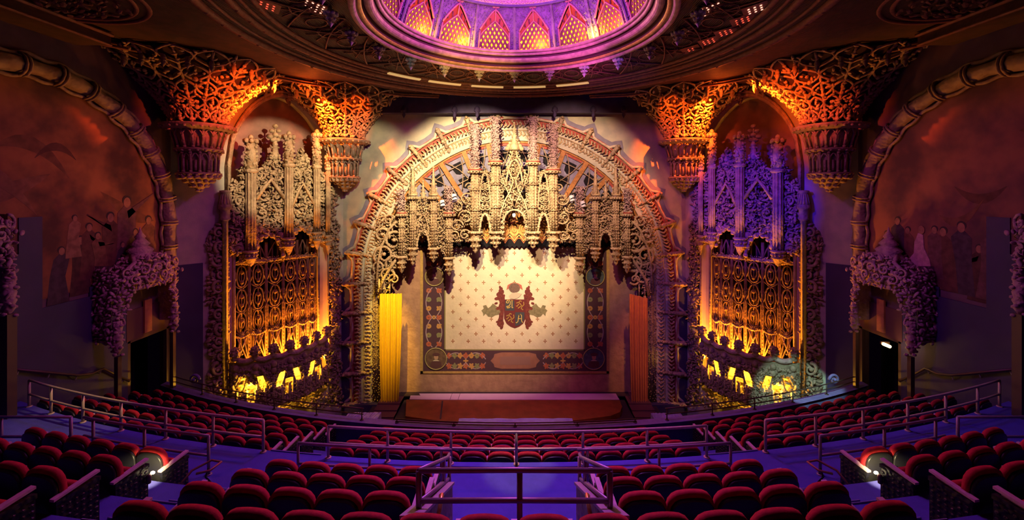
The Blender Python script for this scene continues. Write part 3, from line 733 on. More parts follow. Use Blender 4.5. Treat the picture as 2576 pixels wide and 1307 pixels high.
mb.build('inner_moulding', WOODO, t, True)
for s in (-1, 1):
    mb = MB(); x = CX+s*347
    for dx, rad in ((-7, .08), (1, .11), (8, .07)): mb.tube([PP(x-s*dx*1.0, y, -.05) for y in (1010, 850, 705, 640)], rad, 8)
    leaves(mb, PP, x-11, x+11, 640, 1008, 6, .05, None, .0, .06, 11+s, True)
    mb.build('carved_jamb', PLD, t, True)
    mb = MB(); mb.box(*sorted((s*6.3, s*8.05)), 19.7, 20.05, -11, -10.1); mb.build('plinth', WAIN, t)
# soffit vault behind the canopy
t = thing('soffit_vault', (0, 20.2, -1), 'painted vault of orange timber ribs and dark pierced tracery behind the canopy', 'vault')
mb = MB(); an = np.linspace(31, 149, 42)
def rmin(a): return min(350, 175/sin(radians(a)))
def VW(r): return -.15-(352-r)/170*.28
for a, b in zip(an[:-1], an[1:]):
    for f0, f1 in ((0, .35), (.35, .7), (.7, 1)):
        p = [(352+(rmin(q)-352)*f) for q, f in ((a, f0), (b, f0), (b, f1), (a, f1))]
        mb.quad(*[PP(*apt(r, q), VW(r)) for r, q in zip(p, (a, b, b, a))])
mb.build('plaster_shell', BLUEG, t)
for k, a in enumerate([4.5+10.65*j for j in range(3, 15)]):
    mb = MB(); mb.rect([PP(*apt(r, a), VW(r)+.0) for r in np.linspace(350, rmin(a)+4, 4)], .22, .12, (0, -1, 0)); mb.build('timber_rib', WOODO, t)
for k in range(3, 12):
    a0 = 4.5+10.65*(k+1); mb = MB()
    for ra, rb_ in ((338, 306), (296, 266)):
        if rb_ < rmin(a0+5)+8: continue
        mb.prism([apt(ra, a0+2.5), apt(ra, a0+8), apt(rb_, a0+7), apt(rb_-6, a0+5.2), apt(rb_, a0+3.4)], PP, VW(ra)-.02, VW(rb_)+.04)
    h = mb.build('pierced_opening', BLACK, t)
    mb = MB()
    for (ra, aa, rb_, ab) in ((345, 1.5, 262, 8.6), (345, 9.2, 262, 2), (322, 1.2, 322, 9.4), (280, 1.3, 280, 9.2)):
        mb.tube([PP(*apt(ra+(rb_-ra)*q, a0+aa+(ab-aa)*q+1.2*sin(pi*q)), VW(ra+(rb_-ra)*q)+.07) for q in np.linspace(0, 1, 6)], .03, 5)
    mb.build('tracery_bars', PLD, h, True)
    mb = MB(); mb.prism([apt(349, a0+1), apt(349, a0+9.6), apt(341, a0+9.6), apt(341, a0+1)], PP, VW(345)+.02, VW(345)+.05); mb.build('red_panel', REDP, t)

# ------------------------------------------------------------------ the hanging canopy
t = thing('stage_canopy', (0, 19.5, -1), 'pale carved gothic canopy of pinnacles and pendants hanging inside the arch', 'canopy')
def shaft(x, ytop, ycap, ybase, ytip, wpx, spike, foli=None, w=.34, m=PL):
    """one clustered shaft: spike or foliate upper stem, cap, fluted body, base ring, pendant drop"""
    e = bpy.data.objects.new('pinnacle_shaft', None); COL.objects.link(e); e.parent = t
    px0 = PP(x, ycap, w); e.location = (px0[0]-t.location[0], px0[1]-t.location[1], px0[2]+Z0-t.location[2])
    W2 = wpx*S20/2
    mb = MB()
    if spike:
        crocket_spike(mb, PP, x, ycap, ytop, W2*.85, w, 6)
        for q in (-1, 1): crocket_spike(mb, PP, x+q*wpx*.42, ycap+12, ycap-16, W2*.35, w+.03, 3)
        mb.build('spire', m, e, True)
    else:
        mb.tube([PP(x, y, w) for y in (ycap, (ycap+ytop)/2, ytop)], W2*.72, 8)
        leaves(mb, PP, x-wpx*.5, x+wpx*.5, ytop+2, ycap, 4.2, .062, None, w+.12, .10, int(x), False)
        leaves(mb, PP, x-wpx*.62, x+wpx*.62, ytop, ytop+14, 5.5, .06, None, w+.10, .08, int(x)+1, False)
        mb.build('foliate_stem', PLP, e, True)
    mb = MB()
    for yy, f_ in ((ycap-2, 1.25), (ycap+3, 1.4), (ycap+8, 1.15)): mb.tube([PP(x, yy+1.6, w), PP(x, yy-1.6, w)], W2*f_, 8)
    for q in range(7):
        a = pi+pi*q/6; c = np.array(PP(x, ycap+6, w)); mb.blob(c+np.array([cos(a)*W2*1.35, sin(a)*W2*1.35, 0]), (.06, .06, .07), None, True)
    mb.build('capital', m, e, True)
    if not spike:
        mb = MB(); mb.tube([PP(x, ycap+1.5, w), PP(x, ycap-1.5, w)], W2*1.45, 8); mb.build('red_collar', REDP, e, True)
    mb = MB()
    mb.tube([PP(x, y, w) for y in (ycap+8, ybase)], W2*.66, 8)
    for q in range(5):
        a = pi+pi*q/4; o = np.array([cos(a)*W2*.66, sin(a)*W2*.66, 0])
        mb.tube([np.array(PP(x, ycap+8, w))+o, np.array(PP(x, ybase, w))+o], W2*.19, 5)
        for yy in np.arange(ycap+14, ybase-4, 7): mb.blob(np.array(PP(x, yy, w))+o*1.28, (.032, .032, .04), None, True)
    for yy in (ycap+(ybase-ycap)*.33, ycap+(ybase-ycap)*.66):
        mb.tube([PP(x, yy+1.2, w), PP(x, yy-1.2, w)], W2*1.0, 8)
        for q in (-1, 1): mb.tube([PP(x+q*wpx*.34, yy, w+W2*.7), PP(x, yy-9, w+W2*.85)], .022, 5)
    mb.build('fluted_body', m, e, True)
    mb = MB(); h = ytip-ybase; c = np.array(PP(x, ybase, w))
    pr = [(W2*.9, 0), (W2*1.3, -.03), (W2*1.3, -.10), (W2*.95, -.14)]
    hb = h*S20
    pr += [(W2*1.0, -hb*.35), (W2*1.1, -hb*.42), (W2*.8, -hb*.5), (W2*.85, -hb*.68), (W2*.5, -hb*.78), (W2*.55, -hb*.85), (.005, -hb)]
    mb.lathe(pr, c, 10)
    for rr, zz, nn in ((1.25, -.07, 9), (1.05, -hb*.40, 8), (.8, -hb*.66, 7)):
        for q in range(nn): a = 2*pi*q/nn; mb.blob(c+np.array([cos(a)*W2*rr, sin(a)*W2*rr, zz]), (W2*.3,)*3, None, True)
    mb.build('pendant_drop', m, e, True)
for sg in (-1, 1):
    X = lambda d: CX+sg*d
    shaft(X(46), 300, 408, 578, 622, 25, False, w=.50)
    shaft(X(96), 318, 428, 578, 634, 25, False, w=.45, m=PL)
    shaft(X(250), 418, 492, 618, 664, 19, True, w=.42)
    shaft(X(199), 422, 492, 618, 656, 19, True, w=.46)
    shaft(X(279), 476, 534, 640, 684, 19, False, w=.30)
    shaft(X(161), 470, 534, 642, 690, 20, False, w=.38)
def hole(*hs):
    def f(x, y):
        d = abs(x-CX)
        for (hx, hy, rx, ry) in hs:
            if ((d-hx)/rx)**2+((y-hy)/ry)**2 < 1: return False
        return True
    return f
def pointed(mb, cx, crown, spring, hw, th, w, og=0):
    for s in (-1, 1):
        path = []
        for q in np.linspace(0, 1, 10):
            path.append(PP(cx+s*hw*(1-q**1.6), spring+(crown-spring)*(sin(q*pi/2)), w))
        mb.tube(path, th, 6)
        for q in range(1, 9, 2): mb.blob(path[q], (th*1.6, th*1.3, th*1.6), None, True)
# centre gable
mb = MB()
def gab(x, y):
    d = abs(x-CX); top = 400+d*1.2+(0 if d > 6 else -30)
    if y < top: return False
    if d < 26 and y > 528+ (d/26)**2*26: return False
    if abs(y-520) < 14 and d < 5: return False
    return hole((17, 445, 6, 14), (21, 490, 8, 14), (8, 470, 3, 8))(x, y)
leaves(mb, PP, CX-38, CX+38, 372, 604, 5.0, .070, gab, .42, .14, 21, back=True)
mb.build('centre_gable_relief', PL, t, True)
mb = MB()
for s in (-1, 1):
    mb.tube([PP(CX+s*x, y, .62) for x, y in ((37, 560), (32, 530), (24, 505), (10, 480), (3, 455), (14, 430), (19, 415), (8, 398), (1, 372))], .038, 6)
    mb.tube([PP(CX+s*x, y, .60) for x, y in ((1, 520), (8, 500), (22, 470), (34, 440), (36, 420))], .03, 6)
    for x, y, r, d in ((16, 470, 8, 1), (26, 455, 7, -1), (14, 500, 7, -1), (28, 515, 7, 1), (12, 430, 6, 1)): scroll(mb, PP, CX+s*x, y, r, pi/2, 1.3, s*d, .034, .58)
    mb.tube([PP(CX+s*26*sin(q), 556-30*cos(q), .56) for q in np.linspace(0, pi/2, 8)], .05, 6)
    for y, x in ((556, 27), (570, 29), (585, 31)): mb.blob(PP(CX+s*x, y, .5), (.1, .08, .1))
pointed(mb, CX, 404, 470, 20, .045, .62)
crocket_spike(mb, PP, CX, 385, 314, .14, .55, 8)
mb.build('centre_gable_tracery', PL, t, True)
mb = MB(); crocket_spike(mb, PP, CX, 380, 345, .30, .5, 5); leaves(mb, PP, CX-20, CX+20, 360, 410, 6, .07, lambda x, y: abs(x-CX) < (y-352)*.38, .5, .1, 5); mb.build('centre_finial', PL, t, True)
for sg in (-1, 1):
    X = lambda d: CX+sg*d
    # bay with small pointed arch
    mb = MB(); a, b = sorted((X(56), X(88)))
    leaves(mb, PP, a, b, 425, 606, 5, .068, lambda x, y: not (abs(x-X(72)) < 12*min(1, (y-540)/18 if y > 540 else 0) and y > 540) and not (((x-X(72))/5)**2+((y-452)/9)**2 < 1) and y > 428+abs(x-X(72))*.5, .38, .14, 31+sg, back=True)
    mb.build('arcade_bay', PL, t, True)
    mb = MB(); pointed(mb, X(72), 536, 600, 15, .055, .52); pointed(mb, X(72), 436, 530, 14, .04, .5)
    for y in (470, 500, 520): scroll(mb, PP, X(72)+5, y, 7, 0, 1.2, 1, .035, .5); scroll(mb, PP, X(72)-5, y, 7, pi, 1.2, -1, .035, .5)
    mb.build('arcade_arch', PL, t, True)
    # open scrollwork bay
    mb = MB(); a, b = sorted((X(104), X(152)))
    def ob(x, y):
        top = 470+abs(x-X(104))*.9
        if y < top or y > 606: return False
        return hole((118, 486, 6, 12), (142, 545, 9, 10), (116, 575, 11, 12), (140, 586, 9, 9), (126, 520, 6, 7))(x, y)
    leaves(mb, PP, a, b, 455, 608, 5.2, .066, ob, .26, .12, 41+sg, skip=.1, back=True)
    for (x, y, r, d) in ((118, 500, 15, 1), (140, 520, 14, -1), (120, 545, 17, -1), (142, 566, 15, 1), (122, 588, 13, 1), (110, 470, 10, -1), (146, 590, 11, -1)): scroll(mb, PP, X(x), y, r, 0 if d > 0 else pi, 1.3, d*sg, .044, .40)
    mb.build('scrollwork_bay', PL, t, True)
    # bay next the twin spires
    mb = MB(); a, b = sorted((X(168), X(192)))
    leaves(mb, PP, a, b, 512, 648, 5, .068, lambda x, y: y < 640-abs(x-X(170))*.9, .34, .14, 51+sg, back=True)
    mb.build('foliage_bay', PL, t, True)
    mb = MB(); a, b = sorted((X(207), X(243)))
    leaves(mb, PP, a, b, 492, 600, 5, .066, lambda x, y: not (abs(x-X(225)) < 15*min(1, (y-584)/14 if y > 584 else 0) and y > 584) and (y > 496+abs(x-X(225))*.2), .34, .14, 61+sg, back=True)
    pointed(mb, X(225), 578, 622, 16, .05, .42); pointed(mb, X(225), 540, 590, 14, .035, .42)
    crocket_spike(mb, PP, X(225), 500, 456, .13, .4, 5)
    for s2 in (-1, 1): mb.tube([PP(X(225)+s2*17*cos(q), 565-22*sin(q)*1.0, .42) for q in np.linspace(0, 1.4, 6)], .035, 5)
    mb.build('twin_spire_bay', PL, t, True)
    mb = MB(); a, b = sorted((X(258), X(272)))
    leaves(mb, PP, a, b, 508, 650, 4.8, .064, None, .28, .12, 71+sg, back=True)
    mb.build('foliage_bay', PL, t, True)
    # great scroll bracket
    mb = MB()
    for (x, y, r, d, th) in ((300, 605, 26, 1, .085), (325, 640, 24, -1, .08), (300, 660, 20, -1, .075), (330, 590, 18, 1, .07), (318, 690, 18, 1, .07), (338, 670, 14, -1, .06), (292, 560, 17, -1, .06), (312, 552, 14, 1, .055), (300, 700, 13, -1, .055)):
        scroll(mb, PP, X(x), y, r, .5 if d > 0 else 2.5, 1.35, d*sg, th, .16)
    mb.tube([PP(X(x), y, .2) for x, y in ((284, 545), (312, 575), (332, 620), (340, 660), (344, 735))], .06, 6)
    mb.tube([PP(X(x), y, .25) for x, y in ((286, 640), (306, 668), (326, 700), (334, 738))], .075, 6)
    a, b = sorted((X(286), X(345)))
    leaves(mb, PP, a, b, 545, 738, 6.4, .07, lambda x, y: (abs(x-CX) > 286+(y-640)*.35) and hole((305, 605, 11, 13), (324, 640, 10, 12), (330, 590, 9, 9), (308, 690, 8, 9), (296, 575, 8, 8))(x, y), .06, .14, 81+sg, skip=.15, back=True)
    for x in (312, 326, 338): mb.tube([PP(X(x), y, .12) for y in (700, 744)], .045, 6); mb.blob(PP(X(x), 746, .12), (.08, .08, .1))
    mb.build('scroll_bracket', PL, t, True)
mb = MB(); crocket_spike(mb, PP, CX, 520, 500, .05, .2, 2)
# stage lamps perched in the tracery
for px, py, d in ((1148, 497, 'left arcade, higher one'), (1119, 512, 'left arcade, lower one'), (1436, 500, 'right arcade, higher one'), (1463, 514, 'right arcade, lower one')):
    X_, Y_, Z_ = PP(px, py, .55); tl = thing('stage_lamp', (X_, Y_, Z_), 'small white drum lamp among the canopy carving, '+d, 'lamp', 'white lamps in the canopy')
    mb = MB(); mb.tube([(X_-.05, Y_+.05, Z_+.16), (X_, Y_-.02, Z_-.10)], .115, 12); mb.build('housing', mat('white_lamp_enamel', (.85, .85, .9), .4), tl, False)
    mb = MB(); mb.tube([(X_-.02, Y_+.01, Z_+.02), (X_-.0, Y_-.01, Z_-.02)], .12, 12); mb.build('black_band', BLACK, tl)
    mb = MB(); mb.tube([(X_-.12, Y_+.05, Z_+.05), (X_-.1, Y_+.1, Z_+.28), (X_+.1, Y_+.1, Z_+.28), (X_+.12, Y_+.05, Z_+.05)], .015, 5); mb.build('yoke', BLACK, tl)
X_, Y_, Z_ = PP(1293, 535, .35); tl = thing('hanging_microphone', (X_, Y_, Z_), 'small hanging white microphone in the middle canopy arch', 'microphone')
mb = MB(); mb.tube([(X_, Y_, Z_+.7), (X_, Y_, Z_)], .012, 5); mb.build('cable', BLACK, tl)
mb = MB(); mb.lathe([(.01, .12), (.07, .1), (.09, 0), (.07, -.1), (.001, -.14)], (X_, Y_, Z_-.08), 10); mb.build('capsule', MATS['white_lamp_enamel'], tl, True)

# ------------------------------------------------------------------ curtains
YQ = 20.6; SQ = YQ/F
def CP(px, py, w): return ((px-CX)*SQ, YQ-w, (HY-py)*SQ)
t = thing('main_curtain', (0, YQ, -9.9), 'tan painted stage curtain with cream centre, ornate border and coat of arms', 'curtain')
mb = MB(); xs = np.linspace(985, 1604, 125); ys = np.linspace(470, 986, 60)
V = []; rng = random.Random(2)
for y in ys:
    for x in xs:
        edge_ = min(1, max(0, (abs(x-CX)-235)/60)); w = .018*sin(x*.23)*edge_+.012*sin(y*.35+x*.02)*edge_+.004*sin(y*.5+x*.06)
        V.append(CP(x, y, w))
nx = len(xs); Fq = [[j*nx+i, j*nx+i+1, (j+1)*nx+i+1, (j+1)*nx+i] for j in range(len(ys)-1) for i in range(nx-1)]
mb.add(V, f4=Fq); mb.build('fabric', TAN, t, True)
def flat(name, pts, m, par, w=.03, th=.008):
    mb = MB(); mb.prism(pts, CP, w, w+th); return mb.build(name, m, par)
def rectp(x0, y0, x1, y1): return [(x0, y1), (x1, y1), (x1, y0), (x0, y0)]
GOLDT = mat('gold_braid', (.62, .40, .12), .6, 0, .2, 10)
mb = MB()
for x in (1061, 1529): mb.prism(rectp(x-3.5, 560, x+3.5, 938), CP, .028, .036)
mb.prism(rectp(1058, 932, 1532, 938), CP, .028, .036); mb.build('braid', GOLDT, t)
GND = mat('dark_border_ground', (.10, .045, .06), .85)
mb = MB(); mb.prism(rectp(1065, 560, 1119, 932), CP, .03, .038); mb.prism(rectp(1470, 560, 1525, 932), CP, .03, .038); mb.prism(rectp(1119, 880, 1470, 932), CP, .03, .038)
border = mb.build('border_ground', GND, t)
flat('cream_field', rectp(1121, 600, 1468, 877), FIELD, t)
mb = MB()
for a in (rectp(1118, 600, 1121, 880), rectp(1468, 600, 1471, 880), rectp(1118, 877, 1471, 880)): mb.prism(a, CP, .03, .042)
mb.build('green_edging', mat('olive_edging', (.30, .26, .10), .8), t)
CR = mat('russet_cross_print', (.38, .14, .05), .85)
mb = MB(); k = 0
for j in range(-1, 13):
    y = 636+18.4*j
    for i in range(-6, 7):
        x = CX+38.6*i+(19.3 if j % 2 else 0)
        if not (1124 < x < 1466) or y < 602 or y > 874: continue
        d = abs(x-CX)
        if (d < 52 and 714 < y < 828) or (d < 84 and 764 < y < 790): continue
        for (dx, dy) in ((1, 0), (-1, 0), (0, 1), (0, -1)):
            if dx: p = [(x, y-.4), (x+dx*3.6, y-1.3), (x+dx*4.6, y), (x+dx*3.6, y+1.3), (x, y+.4)]
            else: p = [(x-.4, y), (x-1.3, y+dy*4.2), (x, y+dy*5.2), (x+1.3, y+dy*4.2), (x+.4, y)]
            mb.prism(p, CP, .038, .042)
mb.build('cross_pattern', CR, t)
# border ornament
LAV = mat('mauve_strapwork', (.50, .36, .38), .8); RD = mat('coral_leaf_paint', (.60, .16, .08), .8, 0, .3, 20); GR = mat('olive_leaf_paint', (.28, .27, .12), .8); OR = mat('ochre_leaf_paint', (.62, .33, .10), .8)
strap = MB(); rd = MB(); gr = MB(); orr = MB()
def CT(pts, mb, th=.022): mb.rect([CP(x, y, .039) for x, y in pts], th*2, .006, (0, -1, 0))
lk = [0]
def leafp(mb, x, y, r, a, e=.5):
    lk[0] += 1; top_ = .0425+.0004*(lk[0] % 23)
    mb.prism([(x+r*cos(q)*cos(a)-r*e*sin(q)*sin(a), y+r*cos(q)*sin(a)+r*e*sin(q)*cos(a)) for q in np.linspace(0, 2*pi, 9)[:-1]], CP, .03, top_)
def run(cx, cy, L, vert):
    def M(u, v): return (cx+v, cy+u) if vert else (cx+u, cy+v)
    h = L/2
    for sg in (-1, 1):
        CT([M(h*q, sg*(4+16*abs(sin(pi*(q+1)))**.8)) for q in np.linspace(-1, 1, 25)], strap, .02)
        for ui, u in enumerate(np.linspace(-h+8, h-8, 7)):
            m = (rd, gr, orr, rd, orr, gr, rd)[ui]
            for q in range(5): a = q*1.3+u; leafp(m, *M(u+3.5*cos(a), sg*(13+4*sin(a))), 4.4, a, .6)
            CT([M(u+5*cos(b)*(1-b/9), sg*(13+5*sin(b)*(1-b/9))) for b in np.linspace(0, 5.2, 9)], orr if ui % 2 else gr, .008)
    for q in range(4): leafp(orr, *M(3*cos(q*pi/2), 3*sin(q*pi/2)), 4, q*pi/2)
for x in (1092, 1497):
    run(x, 797, 150, True); run(x, 628, 84, True)
run(1172, 906, 100, False); run(1416, 906, 100, False)
strap.build('strapwork', LAV, border); rd.build('coral_leaves', RD, border); gr.build('olive_leaves', GR, border); orr.build('ochre_leaves', OR, border)
CART = mat('faded_rose_panel', (.42, .18, .12), .85, 0, .15, 4)
flat('cartouche', [(1234, 906), (1242, 897), (1244, 889), (1262, 885), (1330, 885), (1348, 889), (1350, 897), (1358, 906), (1350, 914), (1348, 922), (1330, 926), (1262, 926), (1244, 922), (1242, 914)], CART, border, .042)
flat('cartouche_panel', rectp(1258, 895, 1334, 916), mat('faded_rose_inner', (.34, .17, .14), .85), border, .050, .003)
def disc(x, y, rx, ry, n=24): return [(x+rx*cos(q), y+ry*sin(q)) for q in np.linspace(0, 2*pi, n+1)[:-1]]
SKIN = mat('portrait_skin_paint', (.55, .34, .20), .8); COAT = mat('portrait_coat_paint', (.12, .05, .05), .8); LACE = mat('portrait_collar_paint', (.60, .50, .36), .8)
for (x, y, r, d) in ((1093, 695, 23, 'upper left'), (1497, 695, 23, 'upper right'), (1097, 901, 27, 'lower left'), (1493, 901, 27, 'lower right')):
    m_ = flat('portrait_medallion', disc(x, y, r, r), mat('medallion_brown' if x < CX else 'medallion_blue', (.20, .12, .07) if x < CX else (.10, .14, .17), .8, 0, .4, 6), t, .044)
    mb = MB(); mb.tube([CP(*p, .052) for p in disc(x, y, r, r)], .028, 5, close=True); mb.build('medallion_frame', mat('olive_gold_frame', (.38, .32, .12), .7), m_, True)
    flat('painted_coat', [(x-.55*r, y+.72*r), (x-.45*r, y+.3*r), (x-.1*r, y+.1*r), (x+.2*r, y+.1*r), (x+.5*r, y+.3*r), (x+.55*r, y+.72*r), (x, y+.9*r)], COAT, m_, .054, .002)
    flat('painted_face', disc(x+.03*r, y-.18*r, .2*r, .28*r, 14), SKIN, m_, .058, .002); flat('painted_collar', [(x-.3*r, y+.2*r), (x+.35*r, y+.2*r), (x+.1*r, y+.05*r), (x-.08*r, y+.05*r)], LACE, m_, .058, .002)
    flat('painted_hat', disc(x+.03*r, y-.42*r, .34*r, .16*r, 14), COAT, m_, .062, .002)
# coat of arms
arms = flat('coat_of_arms', [(1268, 752), (1322, 752), (1322, 800), (1316, 812), (1306, 820), (1295, 824), (1284, 820), (1274, 812), (1268, 800)], mat('dark_red_shield', (.15, .025, .025), .8), t, .044)
NAVY = mat('slate_shield_quarter', (.06, .06, .07), .8); GLD = mat('gold_lettering', (.68, .46, .12), .7)
flat('shield_quarter', rectp(1271, 754, 1294, 780), NAVY, arms, .054, .003)
flat('shield_quarter', [(1296, 784), (1319, 784), (1319, 800), (1313, 811), (1304, 817), (1296, 819)], NAVY, arms, .054, .003)
mb = MB()
def CS(pts, th=.03, mb_=None): (mb_ or mb).rect([CP(x, y, .058) for x, y in pts], th, .006, (0, -1, 0))
for pts in ([(1281, 772), (1277, 773), (1274, 770), (1277, 768)], [(1277, 754), (1274, 757), (1274, 760), (1278, 761), (1280, 758), (1276, 753), (1282, 754), (1284, 759), (1283, 765), (1278, 770), (1276, 774), (1281, 773), (1284, 769)], [(1286, 756), (1288, 753), (1288, 773)], [(1287, 753), (1290, 755)], [(1288, 773), (1291, 772)]): CS(pts, .035)
for pts in ([(1300, 810), (1303, 807), (1304, 797), (1306, 791), (1309, 790), (1312, 792), (1312, 806), (1315, 810)], [(1304, 800), (1312, 800)], [(1298, 809), (1300, 811)], [(1304, 792), (1311, 789)]): CS(pts, .035)
mb.build('shield_letters', GLD, arms)
mb = MB()
for ox, oy in ((1308, 767), (1283, 799)):
    for pts in ([(ox-9, oy-6), (ox-3, oy-8), (ox+1, oy-4), (ox+5, oy+2), (ox+3, oy+8), (ox+8, oy+11)], [(ox-3, oy-4), (ox-7, oy+2), (ox-10, oy+1)], [(ox+2, oy+2), (ox-5, oy+7)], [(ox+5, oy+3), (ox+10, oy-2), (ox+9, oy-9)], [(ox-2, oy-9), (ox, oy-12), (ox+4, oy-10)]): CS(pts, .04)
mb.build('shield_beasts', mat('dull_gold_beast', (.45, .27, .06), .7), arms)
man = MB(); rng = random.Random(8)
for s in (-1, 1): man.prism([(CX+s*x, y) for x, y in ((24, 748), (30, 738), (34, 722), (40, 730), (38, 742), (47, 748), (38, 756), (36, 768), (44, 776), (36, 786), (40, 800), (44, 816), (36, 818), (28, 808), (26, 780))], CP, .036, .0415)
for s in (-1, 1):
    for (x, y, r, a) in ((34, 728, 8, 1.2), (38, 738, 9, .5), (32, 742, 8, 2), (44, 750, 7, .2), (40, 744, 6, 1.5), (30, 752, 8, 2.2), (34, 766, 8, 1), (32, 778, 9, 2), (40, 774, 7, .4), (34, 790, 8, 1.3), (36, 802, 7, .6), (38, 814, 8, 1.9), (32, 822, 6, 1), (42, 808, 5, .2), (30, 812, 7, 1.5), (36, 722, 5, 1.7), (30, 734, 7, 1.4), (28, 745, 7, 1), (46, 762, 5, .3)):
        leafp(man, CX+s*x, y, r*.95, a if s > 0 else pi-a, .62)
man.build('mantling', mat('russet_mantling', (.22, .045, .035), .8, 0, .4, 14), arms)
for s in (-1, 1):
    flags = MB(); flags.prism([(CX+s*x, y) for x, y in ((34, 776), (46, 768), (54, 762), (60, 770), (66, 774), (71, 766), (79, 768), (77, 775), (83, 780), (79, 786), (78, 794), (72, 788), (66, 795), (56, 797), (48, 792), (36, 790))], CP, .040, .044)
    flags.build('side_banner', mat('olive_banner_paint', (.28, .23, .12), .8, 0, .3, 10), arms)
flat('helm', disc(CX, 723, 14, 12), mat('helm_paint', (.22, .13, .10), .7, 0, .4, 20), arms, .046); flat('helm_wreath', [(1274, 728), (1277, 716), (1286, 711), (1302, 711), (1312, 716), (1315, 728), (1306, 722), (1283, 722)], mat('rose_wreath_paint', (.50, .14, .10), .8), arms, .045)
flat('ribbon', [(1280, 744), (1287, 736), (1300, 734), (1312, 738), (1306, 746), (1296, 751), (1283, 750)], LACE, arms, .05)
# pelmet behind the canopy
YQ = 20.42; SQ = YQ/F
t = thing('pelmet', (0, 20.42, -2.5), 'orange quilted pelmet with quatrefoils and a scalloped black fringe', 'pelmet')
PELM = mat('orange_pelmet_cloth', (.72, .28, .08), .75, 0, .35, 5, .2, 12); PELY = mat('yellow_pelmet_cord', (.80, .52, .14), .6)
mb = MB(); mb.prism(rectp(1050, 470, 1536, 600)[:1]+[(1536, 600), (1536, 470), (1050, 470)], CP, 0, .02)
mb.build('cloth', PELM, t)
mb = MB()
for i in range(-10, 11):
    x = CX+23.2*i
    mb.prism([(x-11.6, 598), (x-6, 603), (x, 612), (x+6, 603), (x+11.6, 598), (x, 590)], CP, .0, .025)
mb.build('scalloped_edge', mat('russet_pelmet_edge', (.55, .17, .06), .75), t)
mb = MB()
for i in range(-10, 11):
    x = CX+23.2*i
    for j, y in enumerate((500, 538, 576)):
        xx = x+(11.6 if j % 2 else 0)
        mb.tube([CP(xx+10*cos(q)*(1 if abs(cos(q)) > .5 else .8), y+16*sin(q), .04) for q in np.linspace(0, 2*pi, 13)], .03, 5)
        mb.tube([CP(xx+5*cos(q), y+8*sin(q), .045) for q in np.linspace(0, 2*pi, 9)], .02, 5)
    mb.tube([CP(x-11.6, 590, .04), CP(x, 606, .04), CP(x+11.6, 590, .04)], .03, 5); mb.tube([CP(x-11.6, 583, .04), CP(x, 597, .04), CP(x+11.6, 583, .04)], .02, 5)
mb.build('cording', PELY, t, True)
mb = MB()
for i in range(-10, 10):
    x = CX+23.2*i+11.6
    for q in range(4): a = q*pi/2; mb.prism(disc(x+2.6*cos(a), 592+2.6*sin(a), 2.2, 2.2, 8), CP, .05, .055)
    for q in range(4): a = q*pi/2; mb.prism(disc(x+3*cos(a), 552+3*sin(a), 2.6, 2.6, 8), CP, .05, .055)
mb.build('quatrefoils', BLACK, t)
mb = MB(); pts = [(1050, 600)]+[(1050, 622)]
for i in range(-21, 21): x = CX+11.6*i; pts += [(x+1, 623), (x+5.8, 618), (x+10.6, 623)]
pts += [(1537, 622), (1537, 600)]
mb.prism([(x, y) for x, y in pts], CP, -.02, -.005); mb.build('black_fringe', BLACK, t)

# side drapes
YQ = 19.7; SQ = YQ/F
def drape(px0t, px1t, px0b, px1b, yt, yt2, yb, m, lab):
    a = CP((px0b+px1b)/2, yb, 0)
    mb = MB(); n, k = 90, 24; V = []
    for j in range(k+1):
        q = j/k
        for i in range(n+1):
            u = i/n; x0 = px0t+(px0b-px0t)*q**2.2; x1 = px1t+(px1b-px1t)*q**2.2; y = (yt+(yt2-yt)*u)+(yb-(yt+(yt2-yt)*u))*q
            w = (.05+.03*q)*sin(u*2*pi*7+.6*sin(q*3))+.03*sin(u*2*pi*3+2*q); V.append(CP(x0+(x1-x0)*u, y, w))
    mb.add(V, f4=[[j*(n+1)+i, j*(n+1)+i+1, (j+1)*(n+1)+i+1, (j+1)*(n+1)+i] for j in range(k) for i in range(n)])
    tag(mb.build('side_drape', m, None, True), lab, 'drape')
drape(955, 1011, 961, 1000, 738, 738, 1052, YELL, 'bright yellow pleated drape hanging at the left of the stage')
drape(1583, 1629, 1590, 1628, 738, 750, 1052, ORGD, 'orange pleated drape hanging at the right of the stage')

# ------------------------------------------------------------------ stage
def SPt(px, py, z=-9.9): Y = z*F/(HY-py); return ((px-CX)/F*Y, Y, z)
t = thing('stage_platform', (0, 19, -11), 'red boarded stage platform with a curved front edge', 'stage')
top = [SPt(1022, 1004), SPt(1558, 1003), SPt(1565, 1022), SPt(1560, 1035), SPt(1536, 1045), SPt(1460, 1055), SPt(1400, 1060), SPt(1130, 1060), SPt(1095, 1056), SPt(1020, 1046)]
n = len(top); mb = MB()
V = [p for p in top]+[(p[0], p[1], -10.2) for p in top]
tr = tessellate_polygon([[Vector(p) for p in top]])
mb.add(V, f3=[list(a) for a in tr], f4=[[i, (i+1) % n, (i+1) % n+n, i+n] for i in range(n)]); mb.build('boards', STW, t)
mb = MB(); a, b = SPt(1113, 1008, -9.89), SPt(1108, 1053, -9.89); mb.rect([a, b], .07, .012, (0, 0, 1)); mb.build('cable_ramp', DARKW, t)
t = thing('stage_apron', (0, 18.8, -11), 'dark lower apron floor around the red stage platform', 'stage apron')
mb = MB(); mb.box(-6.7, 6.7, 17.55, 21.5, -11, -10.15); mb.build('apron', DARKW, t)
for s in (-1, 1):
    mb = MB(sx=s)
    for k in range(4): mb.box(-6.4, -5.35, 18.0+.5*k, 20.6, -10.15, -10.07+.05*k)
    mb.build('side_steps', mat('plum_step_carpet', (.12, .04, .07), .7), t)
